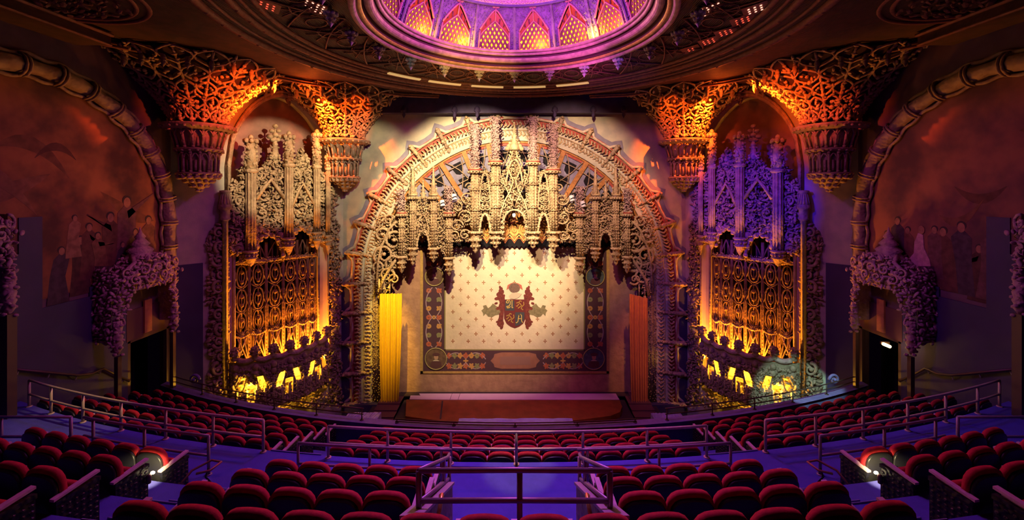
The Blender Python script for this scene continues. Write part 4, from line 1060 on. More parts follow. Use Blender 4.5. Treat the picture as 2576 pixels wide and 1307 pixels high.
for pts, lab in (([(1030, 1003), (1033, 994), (1058, 994), (1054, 989), (1137, 989), (1131, 1004)], 'white floor sheet at the left back of the stage'),
                 ([(1132, 1004), (1138, 989), (1157, 989), (1152, 1004)], 'narrow white floor sheet between two wider ones on stage'),
                 ([(1153, 1004), (1158, 989), (1549, 989), (1558, 1004)], 'long white floor sheet along the back of the stage')):
    P3 = [SPt(x, y, -9.875) for x, y in pts]; tr = tessellate_polygon([[Vector(p) for p in P3]]); n = len(P3); mb = MB()
    mb.add(P3+[(p[0], p[1], -9.9) for p in P3], f3=[list(a) for a in tr], f4=[[i, (i+1) % n, (i+1) % n+n, i+n] for i in range(n)])
    tag(mb.build('floor_sheet', WHITE), lab, 'floor sheet', 'white sheets on the stage')
mb = MB(); mb.box(-5.6, 5.6, 20.2, 20.75, -9.95, -9.905); struct(mb.build('floor_stage_back', DARKW))
# violet plastic covers below the balcony
def cover(px0, px1, py0, Y, d, h, lab):
    x0, x1 = (px0-CX)/F*Y, (px1-CX)/F*Y; z = (HY-py0)/F*(Y+d)
    t = thing('covered_console', ((x0+x1)/2, Y+d/2, -11.0), lab, 'covered console', 'violet plastic covered consoles beyond the balcony')
    mb = MB(); n, k = 24, 6; V = []; rng = random.Random(int(px0))
    for j in range(k+1):
        for i in range(n+1): V.append((x0+(x1-x0)*i/n, Y+d*j/k, z+.03*rng.random()-.02))
    mb.add(V, f4=[[j*(n+1)+i, j*(n+1)+i+1, (j+1)*(n+1)+i+1, (j+1)*(n+1)+i] for j in range(k) for i in range(n)])
    V = []
    for j in range(4):
        for i in range(n+1): V.append((x0+(x1-x0)*i/n, Y+.03*rng.random()-.02, z-h*j/3))
    mb.add(V, f4=[[(j+1)*(n+1)+i, (j+1)*(n+1)+i+1, j*(n+1)+i+1, j*(n+1)+i] for j in range(3) for i in range(n)])
    for x in (x0, x1): mb.quad((x, Y, z), (x, Y+d, z), (x, Y+d, z-h), (x, Y, z-h))
    mb.build('plastic_cover', TARP, t)
    mb = MB()
    for x in (x0+.1, x1-.1): mb.box(x-.04, x+.04, Y+.1, Y+.18, -11.0, z-.04)
    mb.build('frame_legs', BLACK, t)
cover(1147, 1448, 1051, 15.6, .9, 1.6, 'wide violet plastic covered console in front of the stage')
cover(850, 937, 1036, 14.8, 1.0, 1.4, 'violet plastic covered console below the left end of the stage arch')
cover(1660, 1740, 1038, 14.8, 1.0, 1.4, 'violet plastic covered console below the right end of the stage arch')
# ------------------------------------------------------------------ organ screens
def organ(s):
    sd = SIDE(s)
    t = thing('organ_screen', NP(nu(700), -8.9, .3), 'towering carved gothic organ screen with glowing balcony on the %s' % sd, 'organ screen', sx=s)
    PN = NPX
    PTS = lambda pts, w: [PN(x, y, w) for x, y in pts]
    # --- outer frames
    mb = MB(sx=s)
    leaves(mb, PN, 522, 572, 560, 1012, 7.5, .115, lambda x, y: x > 522+8*sin(y*.05)+(0 if y > 620 else (620-y)*.4), .02, .16, 1)
    for i, y in enumerate(range(585, 1010, 34)): scroll(mb, PN, 546+6*(i % 2), y, 15, 1+i, 1.3, 1 if i % 2 else -1, .07, .2)
    mb.build('frame_foliage', PLD, t, True)
    mb = MB(sx=s)
    leaves(mb, PN, 829, 858, 400, 1012, 5.4, .105, lambda x, y: x < 838+(min(y, 700)-400)*.06+5*sin(y*.09), .02, .16, 2)
    mb.build('frame_foliage', PLD, t, True)
    # --- turret colonnette on the outer side
    u = nu(562); mb = MB(sx=s)
    c = NP(u, 0, .28)
    zt, zb = nz(562, 478), nz(562, 1000)
    mb.lathe([(.09, 0), (.19, -.02), (.19, -.10), (.12, -.16), (.20, -.55), (.23, -.60), (.23, -.72), (.16, -.78), (.16, -1.1), (.19, -1.13), (.10, -1.2), (.09, zb-zt), (.001, zb-zt)], (c[0], c[1], zt), 12)
    for k in range(12): a = 2*pi*k/12; mb.tube([(c[0]+.12*cos(a), c[1]+.12*sin(a), zt-.16), (c[0]+.20*cos(a), c[1]+.20*sin(a), zt-.55)], .03, 5)
    mb.build('turret', PLD, t, True)
    # --- upper relief body
    def top(x):
        if x < 600: return 452
        if x < 640: return 420
        if x < 715: return 425-48*max(0, 1-abs(x-688)/30)
        if x < 780: return 420-50*max(0, 1-abs(x-757)/26)
        return 420+(x-780)*.4
    def low(x):
        if x < 606: return 640
        if x < 640: return 662
        if x < 706: return 640-52*sqrt(max(0, 1-((x-674)/34)**2))
        if x < 732: return 625
        if x < 782: return 615-42*sqrt(max(0, 1-((x-757)/26)**2))
        return 612
    HL = ((672, 476, 9, 8), (661, 505, 7, 10), (749, 505, 8, 8), (757, 472, 6, 7), (600, 458, 7, 9), (700, 500, 6, 7), (600, 540, 6, 8), (680, 545, 7, 6), (744, 545, 6, 6), (815, 520, 5, 8))
    def ins(x, y):
        if not (top(x) < y < low(x)): return False
        return all(((x-a)/c_)**2+((y-b)/d)**2 > 1 for a, b, c_, d in HL)
    mb = MB(sx=s); leaves(mb, PN, 578, 838, 370, 668, 5.2, .092, ins, 0, .26, 5, back=True)
    mb.build('foliage_relief', PL, t, True)
    mb = MB(sx=s)
    for i, (x, y, r, d) in enumerate(((604, 470, 20, 1), (598, 505, 17, -1), (600, 545, 19, 1), (596, 590, 16, -1), (598, 625, 14, 1), (655, 440, 18, -1), (690, 440, 18, 1), (660, 490, 16, 1), (695, 495, 15, -1), (655, 535, 16, -1), (692, 540, 15, 1), (742, 440, 14, 1), (770, 440, 13, -1), (742, 490, 13, -1), (772, 500, 13, 1), (745, 540, 12, 1), (770, 545, 12, -1), (806, 450, 10, 1), (806, 500, 11, -1), (806, 550, 10, 1), (650, 570, 12, 1), (770, 575, 9, 1))):
        scroll(mb, PN, x, y, r*.85, i, 1.2, d, .062, .17)
    mb.tube(PTS([(640, 500), (660, 470), (676, 452), (690, 470), (712, 500)], .3), .07, 6); mb.tube(PTS([(728, 520), (745, 480), (757, 462), (770, 485), (788, 520)], .3), .06, 6)
    mb.build('scrollwork', PL, t, True)
    mb = MB(sx=s)      # lower flame-like cusps
    for xc, yc, rx, ry, y0 in ((674, 640, 36, 52, 640), (757, 615, 27, 43, 615)):
        path = [(xc+rx*cos(q), yc-ry*sin(q)) for q in np.linspace(.05, pi-.05, 15)]
        mb.tube(PTS(path, .12), .075, 6)
        for p in path[::2]: mb.blob(PN(p[0], p[1]+3, .14), (.13, .10, .10), rrot(random.Random(int(p[0]))))
    for x, y in ((706, 590), (640, 620), (738, 580), (778, 575), (812, 590)): mb.blob(PN(x, y, .15), (.16, .12, .16), rrot(random.Random(x)))
    mb.build('cusped_arch', PL, t, True)
    # --- finial crests
    for (x, y0, y1, w_) in ((690, 402, 306, .16), (757, 400, 368, .12)):
        mb = MB(sx=s); crocket_spike(mb, PN, x, y0, y1+14, w_, .1, 4)
        for (dx, dy, r) in ((0, 0, .12), (-9, 12, .11), (9, 12, .11), (-13, 26, .13), (13, 26, .13), (0, 22, .13), (-6, 34, .12), (6, 34, .12), (0, 46, .12)):
            mb.blob(PN(x+dx, y1+12+dy, .12), (r, r*.8, r*.8))
        mb.build('crest', PL, t, True)
    # --- clustered pinnacles with pendants
    for (x, yt, yr, yb, ytip, r) in ((625, 344, 430, 628, 668, .19), (720, 334, 416, 596, 640, .18), (790, 330, 420, 582, 626, .15), (818, 358, 425, 590, 640, .11)):
        uu = nu(x); z = lambda y: nz(x, y); c = NP(uu, 0, .34)
        e = bpy.data.objects.new('pinnacle', None); COL.objects.link(e); e.parent = t
        e.location = (c[0]*s-t.location[0], c[1]-t.location[1], z(yr)+Z0-t.location[2])
        mb = MB(sx=s); mb.tube([(c[0], c[1], z(yr)), (c[0], c[1], z(yt+10))], [r*1.1, r*.9], 8)
        rg = random.Random(x)
        for k in range(46): a = rg.uniform(0, 2*pi); q = rg.random(); mb.blob((c[0]+r*1.05*cos(a), c[1]+r*1.05*sin(a), z(yr)+(z(yt+8)-z(yr))*q), (.09, .06, .06), rrot(rg), True)
        for k in range(7): a = 2*pi*k/7; mb.blob((c[0]+r*1.1*cos(a), c[1]+r*1.1*sin(a), z(yt+12)), (.10, .10, .12), None, True)
        mb.blob((c[0], c[1], z(yt+4)), (.1, .1, .14)); mb.build('foliate_stem', PL, e, True)
        mb = MB(sx=s); mb.lathe([(r*.8, .08), (r*1.4, .04), (r*1.4, -.05), (r*.9, -.1)], (c[0], c[1], z(yr)), 10); mb.build('collar', PL, e, True)
        mb = MB(sx=s); mb.tube([(c[0], c[1], z(yr)), (c[0], c[1], z(yb))], r*.75, 10)
        for k in range(8): a = 2*pi*k/8; mb.tube([(c[0]+r*.78*cos(a), c[1]+r*.78*sin(a), z(yr)), (c[0]+r*.78*cos(a), c[1]+r*.78*sin(a), z(yb))], r*.24, 5)
        mb.build('fluted_body', PL, e, True)
        h = z(yb)-z(ytip)
        mb = MB(sx=s); mb.lathe([(r*.9, .02), (r*1.5, 0), (r*1.5, -.06), (r*1.15, -.1), (r*1.1, -h*.4), (r*1.3, -h*.45), (r*1.2, -h*.5), (r*.9, -h*.55), (r*.5, -h*.85), (.005, -h)], (c[0], c[1], z(yb)), 10)
        for k in range(10): a = 2*pi*k/10; mb.blob((c[0]+r*1.15*cos(a), c[1]+r*1.15*sin(a), z(yb)-h*.27), (.05, .05, .07), None, True)
        mb.build('pendant_drop', PL, e, True)
    # --- smooth reveals beside the grille
    for (xa, xb, nm, m) in ((574, 589, 'pale_reveal', mat('smooth_rose_pilaster', (.62, .42, .40), .6, 0, .1, 3)), (802, 826, 'pale_reveal', mat('smooth_cream_pilaster', (.80, .62, .44), .6, 0, .1, 3))):
        ua_, ub_ = nu(xb), nu(xa); mb = MB(sx=s)
        V = [NP(ua_, -8.1, -.25), NP(ub_, -8.1, -.25), NP(ub_, -8.1, -.05), NP(ua_, -8.1, -.05)]; V += [(p[0], p[1], -2.3) for p in V]; mb.hexa(V); mb.build(nm, m, t)
        mb = MB(sx=s)
        for uu in (ua_, ub_): mb.tube([NP(uu, -8.1, .0), NP(uu, -2.3, .0)], .05, 8)
        mb.build('colonnette', PLD, t, True)
    # --- grille
    ug = [nu(x) for x in (592, 632, 675, 718, 753, 780, 800)]
    WG = -.28
    ztop, zmid, zlow_, zbot = -2.95, -4.9, -6.35, -7.4
    mb = MB(sx=s); mb.rect([NP(ug[0]+.1, ztop, WG), NP(ug[-1]-.1, ztop, WG)], .14, .10, (*NV, 0))
    leaves(mb, NP, ug[-1]-.1, ug[0]+.1, ztop-.04, ztop+.12, .085, .055, None, WG+.06, .08, 7, True); mb.build('grille_cornice', PLD, t, True)
    mb = MB(sx=s); leaves(mb, NP, ug[-1], ug[0], zbot-.7, zbot+.05, .13, .075, None, WG+.0, .08, 17, True)
    for k in range(24):
        uu = ug[-1]+(ug[0]-ug[-1])*(k+.5)/24; scroll(mb, NP, uu, zbot-.28, .10, 0, 1.2, 1 if k % 2 else -1, .022, WG+.08, 12)
    mb.build('grille_base', PLD, t, True)
    for i, uu in enumerate(ug):
        mb = MB(sx=s); mb.tube([NP(uu, -8.1, WG), NP(uu, -2.2, WG)], .062, 8); 
        for d in (-.05, .05): mb.tube([NP(uu+d, -8.1, WG+.05), NP(uu+d, zmid, WG+.05), NP(uu, zmid+.25, WG+.05)], .022, 5)
        for z in np.arange(-7.3, zmid, .16): mb.blob(NP(uu, z, WG+.08), (.022, .022, .022), None, True)
        mb.build('colonnette', GRIL, t, True)
    for i in range(6):
        b, a = ug[i], ug[i+1]; m_ = (a+b)/2; h = (b-a)/2
        mb = MB(sx=s)
        T = lambda pts, r=.028: mb.tube([NP(m_+h*x, z, WG+.02) for x, z in pts], r, 5)
        for sg in (-1, 1):
            for (z0, z1) in ((-3.95, -3.08), (-4.95, -4.05), (-5.85, -5.0)):
                zc, hz_ = (z0+z1)/2, (z1-z0)/2
                T([(sg*.62*sin(q)**.8, zc+hz_*cos(q)) for q in np.linspace(0, pi, 9)], .034)
                T([(sg*.35*sin(q), zc+hz_*.55*cos(q)) for q in np.linspace(0, pi, 7)], .026)
                T([(sg*.95, zc+.3), (sg*.55, zc+.05), (sg*.9, zc-.25)], .024)
                T([(sg*.95, z0+.12), (sg*.4, z0-.02), (sg*.0, z0-.1)], .026)
            scroll(mb, NP, m_+sg*h*.55, -3.0, h*.3, 0, 1.1, sg, .02, WG+.03, 10)
        for z in (-3.35, -3.75, -4.35, -4.7, -5.35): mb.blob(NP(m_, z, WG+.05), (.085, .05, .09))
        T([(0, -5.9), (0, -3.0)], .022)
        # tall tracery above the cornice
        for sg in (-1, 1): T([(sg*.95, -2.9), (sg*.5, -2.5), (0, -2.2)], .03); T([(sg*.3, -2.85), (sg*.3, -2.4)], .02)
        mb.build('tracery_light', GRIL, t, True)
        mb = MB(sx=s); T = lambda pts, r=.028: mb.tube([NP(m_+h*x, z, WG+.10) for x, z in pts], r, 5)
        for sg in (-1, 1):
            T([(sg*.86, -7.4), (sg*.8, -7.1), (0, -6.45), (-sg*.55, -6.0)], .03); T([(sg*.9, -7.2), (sg*.55, -6.6), (sg*.2, -6.0)], .026)
            for k in range(4): mb.blob(NP(m_+h*sg*(.2+.2*k), -6.0+.03*k, WG+.12), (.045, .03, .05), None, True)
        for k in range(7): a_ = pi*k/6; T([(0, -5.98), (.45*cos(a_), -5.98+.22*sin(a_))], .018)
        mb.blob(NP(m_, -5.98, WG+.13), (.07, .05, .06)); T([(-.9, -5.98), (.9, -5.98)], .02)
        for z in (-6.7, -7.0, -7.25): mb.blob(NP(m_, z, WG+.06), (.06, .04, .05), None, True)
        mb.build('gable_light', PLD, t, True)
    # --- bowed balcony
    u0, u1 = nu(820), nu(573)
    def BW(q): return .25+.85*sin(pi*q)**.75
    def BP(q, z, w): 
        k = .9+.1*max(0, min(1, (z+8.6)/2)); return NP(u0+(u1-u0)*q, z, BW(q)*k+w)
    ztp, zbt = -6.78, -8.75
    bays = (.17, .5, .83); 
    def inhole(q, z):
        for c in bays:
            d = (q-c)/.125
            zz = (z+7.75)
            # two leaning lobes and a small arch between them
            if (abs(d) < 1.0 and abs(abs(d)-(.72-.55*zz)) < .26-.12*abs(zz) and -.22 < zz < .36): return True
            if abs(d) < .33 and -.62 < zz < .02 and not (abs(d) < .12 and zz < -.36) and abs(d) < .40-.45*max(0, zz+.22): return True
        return False
    mb = MB(sx=s); nq, nzz = 300, 90; V = []; qs = np.linspace(0, 1, nq+1); zz = np.linspace(zbt, ztp, nzz+1)
    for w in (0, -.10):
        for z in zz:
            for q in qs: V.append(BP(q, z, w))
    nn = (nq+1)*(nzz+1); f = []; idx = lambda i, j: j*(nq+1)+i
    op = [[inhole((qs[i]+qs[i+1])/2, (zz[j]+zz[j+1])/2) for i in range(nq)] for j in range(nzz)]
    for j in range(nzz):
        for i in range(nq):
            if op[j][i]: continue
            a, b, c, d = idx(i, j), idx(i+1, j), idx(i+1, j+1), idx(i, j+1)
            f.append([a, b, c, d]); f.append([d+nn, c+nn, b+nn, a+nn])
            if i+1 < nq and op[j][i+1]: f.append([b, b+nn, c+nn, c])
            if i > 0 and op[j][i-1]: f.append([d, d+nn, a+nn, a])
            if j+1 < nzz and op[j+1][i]: f.append([c, c+nn, d+nn, d])
            if j > 0 and op[j-1][i]: f.append([a, a+nn, b+nn, b])
    mb.add(V, f4=f)
    par = mb.build('balcony_parapet', PLD, t)
    mb = MB(sx=s); leaves(mb, BP, .01, .99, zbt+.05, ztp-.02, .0185, .088, lambda q, z: not inhole(q, z) and not any(inhole(q+dq, z+dz) for dq, dz in ((.012, 0), (-.012, 0), (0, .05), (0, -.05))), .0, .08, 23) if False else None
    rg = random.Random(4)
    for k in range(2600):
        q = rg.uniform(.01, .99); z = rg.uniform(zbt+.03, ztp-.25)
        if any(inhole(q+dq, z+dz) for dq, dz in ((.015, 0), (-.015, 0), (0, .07), (0, -.07), (0, 0))): continue
        sz = rg.uniform(.05, .11); mb.blob(BP(q, z, rg.uniform(0, .07)), (sz, sz*.55, sz*.5), rrot(rg), True)
    for c in np.linspace(.05, .95, 13): 
        mb.tube([BP(c, z, .06) for z in (zbt, -8.3, -7.9)], .05, 6)
        scroll(mb, lambda u, v, w: BP(c+u, -8.25+v, w), .0, 0, .03, 0, 0, 1, .01) if False else None
    mb.build('parapet_foliage', PLD, par, True)
    mb = MB(sx=s)
    # scalloped rail
    fq = np.linspace(.04, .96, 7); rail = []
    for a, b in zip(fq[:-1], fq[1:]):
        for q in np.linspace(0, 1, 9)[:-1]: rail.append(BP(a+(b-a)*q, ztp+.05+.10*(1-sin(pi*q)), -.02))
    mb.tube(rail, .11, 8); mb.build('parapet_rail', PLP, par, True)
    for q in fq:
        c = BP(q, ztp+.1, -.02); mb = MB(sx=s)
        mb.lathe([(.10, 0), (.15, .06), (.10, .14), (.16, .22), (.18, .32), (.13, .42), (.07, .50), (.001, .56)], c, 10)
        for rr, z in ((.15, .24), (.16, .34), (.11, .44)):
            for k in range(7): a = 2*pi*k/7+z*9; mb.blob((c[0]+rr*cos(a), c[1]+rr*sin(a), c[2]+z), (.055, .055, .06), None, True)
        for z in (-.2, -.45): mb.blob((BP(q, ztp+z, .06)), (.12, .1, .14))
        mb.build('pineapple_finial', PLD, par, True)
    mb = MB(sx=s); BF = lambda u, v, w: NPX(u, v, w)
    leaves(mb, NPX, 540, 850, 955, 1030, 9, .11, lambda x, y: y < 1022-abs(x-680)*.03, .05, .4, 14, True); mb.build('base_foliage', PLD, t, True)
    mb = MB(sx=s); V = [NP(u0, -8.7, -.12), NP(u1, -8.7, -.12), NP(u1, -8.7, -.06), NP(u0, -8.7, -.06)]; V += [(p[0], p[1], -7.30) for p in V]; mb.hexa(V); mb.build('grille_base_wall', MATS['smooth_cream_pilaster'], t)
    # pipes / dark depth behind the grille
    mb = MB(sx=s)
    for k in range(16):
        uu = u0+(u1-u0)*(k+.5)/16; mb.tube([NP(uu, -8, -.8), NP(uu, -2.0, -.8)], .09, 8)
    mb.build('organ_pipes', mat('dark_bronze_pipe', (.10, .05, .04), .5, .4), t, True)
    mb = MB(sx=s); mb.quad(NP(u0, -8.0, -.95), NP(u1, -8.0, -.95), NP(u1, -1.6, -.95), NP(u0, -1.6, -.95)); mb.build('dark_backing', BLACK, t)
    # arch edge moulding around the recess
    mb = MB(sx=s); ua, ub = nu(834), nu(573); um = (ua+ub)/2; path = []
    for q in np.linspace(-1, 1, 33):
        z = 1.0+3.15*sqrt(max(0, 1-abs(q)**1.7)); path.append(NP(um+q*(ub-ua)/2, z, .05))
    path = [NP(ua, -.5, .05)]+path+[NP(ub, -.5, .05)]
    mb.tube(path, .10, 7); mb.tube([(p[0]+NV[0]*.1, p[1]+NV[1]*.1, p[2]+.12) for p in path], .06, 6); mb.build('arch_moulding', PL, t, True)
organ(1); organ(-1)

# ------------------------------------------------------------------ side walls
def side(s):
    sd = SIDE(s)
    WX = -SW
    yc, R, zs = 10.72, 4.6, -1.14
    SP = lambda y, z, w: (WX+w, y, z)
    t = thing('mural', (WX, yc, -3), 'dim painted mural of crowded figures inside the arch on the %s wall' % sd, 'mural', sx=s)
    MUR = mat('mural_sky_'+sd, (.36, .15, .055) if s > 0 else (.30, .12, .07), .8, 0, 0, .9, .05, 10, col2=(.10, .045, .03) if s > 0 else (.11, .05, .05))
    pts = [(yc+(R-.5)*cos(a), zs+(R-.5)*sin(a)) for a in np.linspace(0, pi, 33)]
    poly = [(yc+R-.5, -2.8), ]+pts+[(yc-R+.5, -3.0)]
    mb = MB(sx=s); mb.prism(poly, SP, .01, .02); mb.build('painted_ground', MUR, t)
    rg = random.Random(12 if s > 0 else 13)
    cols = [(.10, .045, .035), (.15, .06, .045), (.22, .10, .06), (.34, .18, .10), (.08, .05, .07), (.18, .08, .08)]
    def ell(y, z, ry, rz, rot=0, n=14): return [(y+ry*cos(q)*cos(rot)-rz*sin(q)*sin(rot), z+ry*cos(q)*sin(rot)+rz*sin(q)*cos(rot)) for q in np.linspace(0, 2*pi, n+1)[:-1]]
    k = 0
    def figure(y, z, h, ci, lean=0, arm=None):
        nonlocal k
        k += 1; w0 = .021+.0012*k
        mb = MB(sx=s); M = mat('mural_robe_%d' % ci, cols[ci], .8, 0, .4, 6)
        body = [(y-.17*h, z), (y-.13*h, z+.45*h), (y-.13*h+lean, z+.76*h), (y-.04*h+lean, z+.85*h), (y+.04*h+lean, z+.85*h), (y+.13*h+lean, z+.76*h), (y+.12*h, z+.45*h), (y+.19*h, z)]
        mb.prism(body, SP, .02, w0)
        if arm: mb.prism([(y+lean, z+.78*h), (y+arm[0]*h, z+arm[1]*h), (y+arm[0]*h+.04, z+arm[1]*h+.03), (y+lean+.05, z+.68*h)], SP, .02, w0)
        o = mb.build('painted_figure', M, t)
        mb = MB(sx=s); mb.prism(ell(y+lean, z+.89*h, .048*h, .066*h), SP, .02, w0+.001); mb.build('painted_head', mat('mural_skin', (.40, .20, .11), .8, 0, .3, 8), o)
        mb = MB(sx=s); mb.prism(ell(y+lean*.9-.01, z+.92*h, .062*h, .062*h), SP, .02, w0+.0006); mb.build('painted_hair', mat('mural_hair', (.05, .03, .03), .8), o)
    if s > 0:
        fg = [(11.5, -3.1, 1.6, 4, .1, None), (12.1, -3.0, 1.75, 0, 0, None), (12.35, -2.6, 1.7, 1, 0, (.3, .5)), (11.9, -1.9, 1.25, 3, .05, None), (13.0, -2.7, 2.1, 1, 0, (-.35, .95)), (13.55, -2.6, 2.5, 5, 0, (.42, 1.02)), (13.95, -2.8, 1.6, 3, -.1, None), (14.35, -2.8, 2.0, 2, 0, None), (12.7, -2.7, 1.5, 2, -.1, (.3, .7)), (13.3, -2.8, 1.2, 4, .1, None)]
    else:
        fg = [(11.3, -3.0, 1.6, 0, 0, (.5, .5)), (11.75, -2.9, 2.1, 4, 0, None), (12.15, -2.9, 1.9, 1, .1, None), (12.5, -2.6, 1.6, 5, 0, None), (13.3, -2.6, 1.5, 2, .05, None), (13.7, -2.6, 1.8, 4, 0, None), (14.1, -2.8, 1.5, 1, 0, None), (11.0, -2.9, 2.0, 5, 0, None)]
    for f_ in fg: figure(*f_[:4], lean=f_[4], arm=f_[5])
    if s < 0:   # pale kneeling figure
        mb = MB(sx=s); mb.prism([(12.55, -2.55), (12.62, -2.1), (12.8, -1.75), (12.83, -1.35), (12.98, -1.3), (13.1, -1.6), (13.12, -1.95), (13.35, -2.25), (13.4, -2.62)], SP, .02, .045); o = mb.build('painted_kneeling_figure', mat('mural_pale_robe', (.66, .36, .40), .8, 0, .3, 9), t)
        mb = MB(sx=s); mb.prism(ell(12.88, -1.2, .10, .13), SP, .02, .047); mb.build('painted_head', mat('mural_skin', (.34, .17, .09)), o)
    # swirling clouds and a rearing mass of riders, loosely painted
    for j in range(5):
        y = rg.uniform(8, 14.2); z = rg.uniform(-.9, 2.3)
        if (y-yc)**2+(z-zs)**2 > 12.5: continue
        mb = MB(sx=s); L = rg.uniform(.4, 1.2); a0 = rg.uniform(-.6, .8); c = rg.uniform(-.5, .5)
        a_ = [(y+L*q*cos(a0), z+L*q*sin(a0)+c*q*q) for q in np.linspace(-1, 1, 9)]; wd = [L*.20*(1-q*q)+.01 for q in np.linspace(-1, 1, 9)]
        poly = [(p[0], p[1]+w_) for p, w_ in zip(a_, wd)]+[(p[0], p[1]-w_) for p, w_ in zip(reversed(a_), reversed(wd))]
        mb.prism(poly, SP, .012, .0205+.0008*j); mb.build('painted_cloud', mat('mural_cloud_%d' % (j % 3), ((.22, .10, .05), (.28, .13, .07), (.14, .06, .04))[j % 3], .85, 0, .4, 3), t)
    # ribbed arch border
    t = thing('mural_arch', (WX, yc, -3), 'segmented round moulding arching over the mural on the %s wall' % sd, 'arch moulding', sx=s)
    cl = [(yc+R-.25, z) for z in (-3.2, -2.6, -2.0, -1.5)]+[(yc+(R-.25)*cos(a), zs+(R-.25)*sin(a)) for a in np.linspace(0, pi*.93, 30)]
    def wob(i, ph): return .015*sin(i*2.3+ph)
    mb = MB(sx=s); mb.tube([SP(y, z, .12) for y, z in cl], [.21+.03*sin(i*1.9) for i in range(len(cl))], 8); mb.build('roll', PLD, t, True)
    for off, rad in ((.30, .06), (-.28, .05)):
        mb = MB(sx=s); pth = []
        fine = []
        for i in range(len(cl)-1):
            for q in (0, .25, .5, .75): fine.append((cl[i][0]+(cl[i+1][0]-cl[i][0])*q, cl[i][1]+(cl[i+1][1]-cl[i][1])*q))
        for i, (y, z) in enumerate(fine):
            if z < zs: d = (1, 0)
            else: L = sqrt((y-yc)**2+(z-zs)**2); d = ((y-yc)/L, (z-zs)/L)
            o_ = off+.035*sin(i*.9); pth.append(SP(y+d[0]*o_, z+d[1]*o_, .1))
        mb.tube(pth, rad, 6); mb.build('edge_bead', PLD, t, True)
    for i in range(0, len(cl), 2):
        mb = MB(sx=s)
        y, z = cl[i]
        if z <= zs: d, tn = (1, 0), (0, 1)
        else: L = sqrt((y-yc)**2+(z-zs)**2); d = ((y-yc)/L, (z-zs)/L)
        for o2 in (-.05, .05):
            mb.tube([SP(y+d[0]*.30*cos(q)-d[1]*o2, z+d[1]*.30*cos(q)+d[0]*o2, .1+.26*sin(q)) for q in np.linspace(0, pi, 7)], .035, 5)
        mb.build('binding_band', PLD, t, True)
    # carved canopies over the exits
    def canopy(y0, y1, zt, zb, fz, lab, dep=.85):
        t = thing('door_canopy', (WX+.4, (y0+y1)/2, zb), lab, 'canopy', sx=s)
        ym, hw = (y0+y1)/2, (y1-y0)/2
        FP = lambda y, z, w: (WX+dep-.25*((y-ym)/hw)**2*1.0+w, y, z)
        def ins(y, z):
            q = abs(y-ym)/hw; topz = zt-(zt-zb)*.30*max(0, q-.35)
            lowz = zb+(zt-zb)*(.62 if q < .55 else .62-(q-.55)*1.3)
            return lowz < z < topz
        mb = MB(sx=s); leaves(mb, FP, y0, y1, zb, zt, .105, .085, ins, -.04, .16, 3)
        leaves(mb, FP, y0-.02, y0+.16, zb+.1, zt-.5, .09, .08, None, -.05, .12, 4); leaves(mb, FP, y1-.16, y1+.02, zb+.1, zt-.5, .09, .08, None, -.05, .12, 5)
        for k in range(9): scroll(mb, FP, ym-hw*.8+hw*1.6*k/8, zb+(zt-zb)*(.74 if k % 2 else .84), .17, k, 1.2, 1 if k % 2 else -1, .04, .1, 12)
        mb.build('canopy_carving', PLP, t, True)
        mb = MB(sx=s)
        a = [FP(y, zb+(zt-zb)*.6, -.08) for y in np.linspace(y0, y1, 9)]; b = [FP(y, zt-.15-(zt-zb)*.34*max(0, abs(y-ym)/hw-.3), -.08) for y in np.linspace(y0, y1, 9)]
        for i in range(8): mb.quad(a[i], a[i+1], b[i+1], b[i]); mb.quad(a[i], (WX, a[i][1], a[i][2]), (WX, a[i+1][1], a[i+1][2]), a[i+1]); mb.quad(b[i], b[i+1], (WX, b[i+1][1], b[i+1][2]), (WX, b[i][1], b[i][2]))
        for y in (y0, y1): mb.quad((WX, y, zb+.2), FP(y, zb+.2, -.08), FP(y, zt-.2, -.08), (WX, y, zt-.2))
        mb.build('canopy_shell', PLP, t)
        leafm = MB(sx=s); leaves(leafm, lambda u, z, w: (WX+u, y0-w, z), .05, dep-.25, zb+.2, zt-.3, .11, .085, None, 0, .08, 8); leafm.build('canopy_cheek', PLP, t, True)
        for y in (y0+.08, y1-.08):
            c = FP(y, 0, 0); mb = MB(sx=s); mb.lathe([(.10, .5), (.13, .3), (.10, .1), (.14, 0), (.12, -.1), (.14, -.2), (.10, -.3), (.12, -.38), (.05, -.5), (.001, -.55)], (c[0], c[1], zb+.35), 8)
            for q in range(16): mb.blob((c[0]+.12*cos(q*1.7), c[1]+.12*sin(q*1.7), zb+.7-.06*q), (.07, .06, .05), None, True)
            mb.build('canopy_drop', PLP, t, True)
        c = (WX+dep*.45, ym, 0); mb = MB(sx=s)
        mb.lathe([(.42, zt-.35), (.36, zt-.05), (.28, zt+.04), (.34, zt+.12), (.28, zt+.18), (.18, zt+.26), (.25, zt+.32), (.17, zt+.42), (.11, zt+.5), (.14, zt+.56), (.05, zt+.7), (.001, fz)], c, 12, sq=1.15)
        mb.build('canopy_finial', PLP, t, True)
        mb = MB(sx=s); leaves(mb, lambda u, v, w: (WX+dep*v+w*.3, ym+u*hw, zt-.12-(zt-zb)*.34*max(0, abs(u)-.3)+w), -1, 1, .1, 1.0, .10, .085, None, -.02, .12, 6); mb.build('canopy_roof_carving', PLP, t, True)
        for q in (-1, 1): mb = MB(sx=s); mb.tube([FP(ym+q*hw*.9, zt-.55, 0), FP(ym+q*hw*.55, zt-.2, 0), (WX+dep*.45, ym+q*.3, zt)], .07, 6); mb.build('canopy_shoulder', PLP, t, True)
    canopy(12.5, 14.75, -2.05, -4.75, -1.15, 'carved gothic canopy over the dark exit doorway on the %s wall' % sd)
    canopy(7.9, 9.95, -.35, -2.75, .4, 'carved gothic canopy cut by the %s edge of the view' % sd)
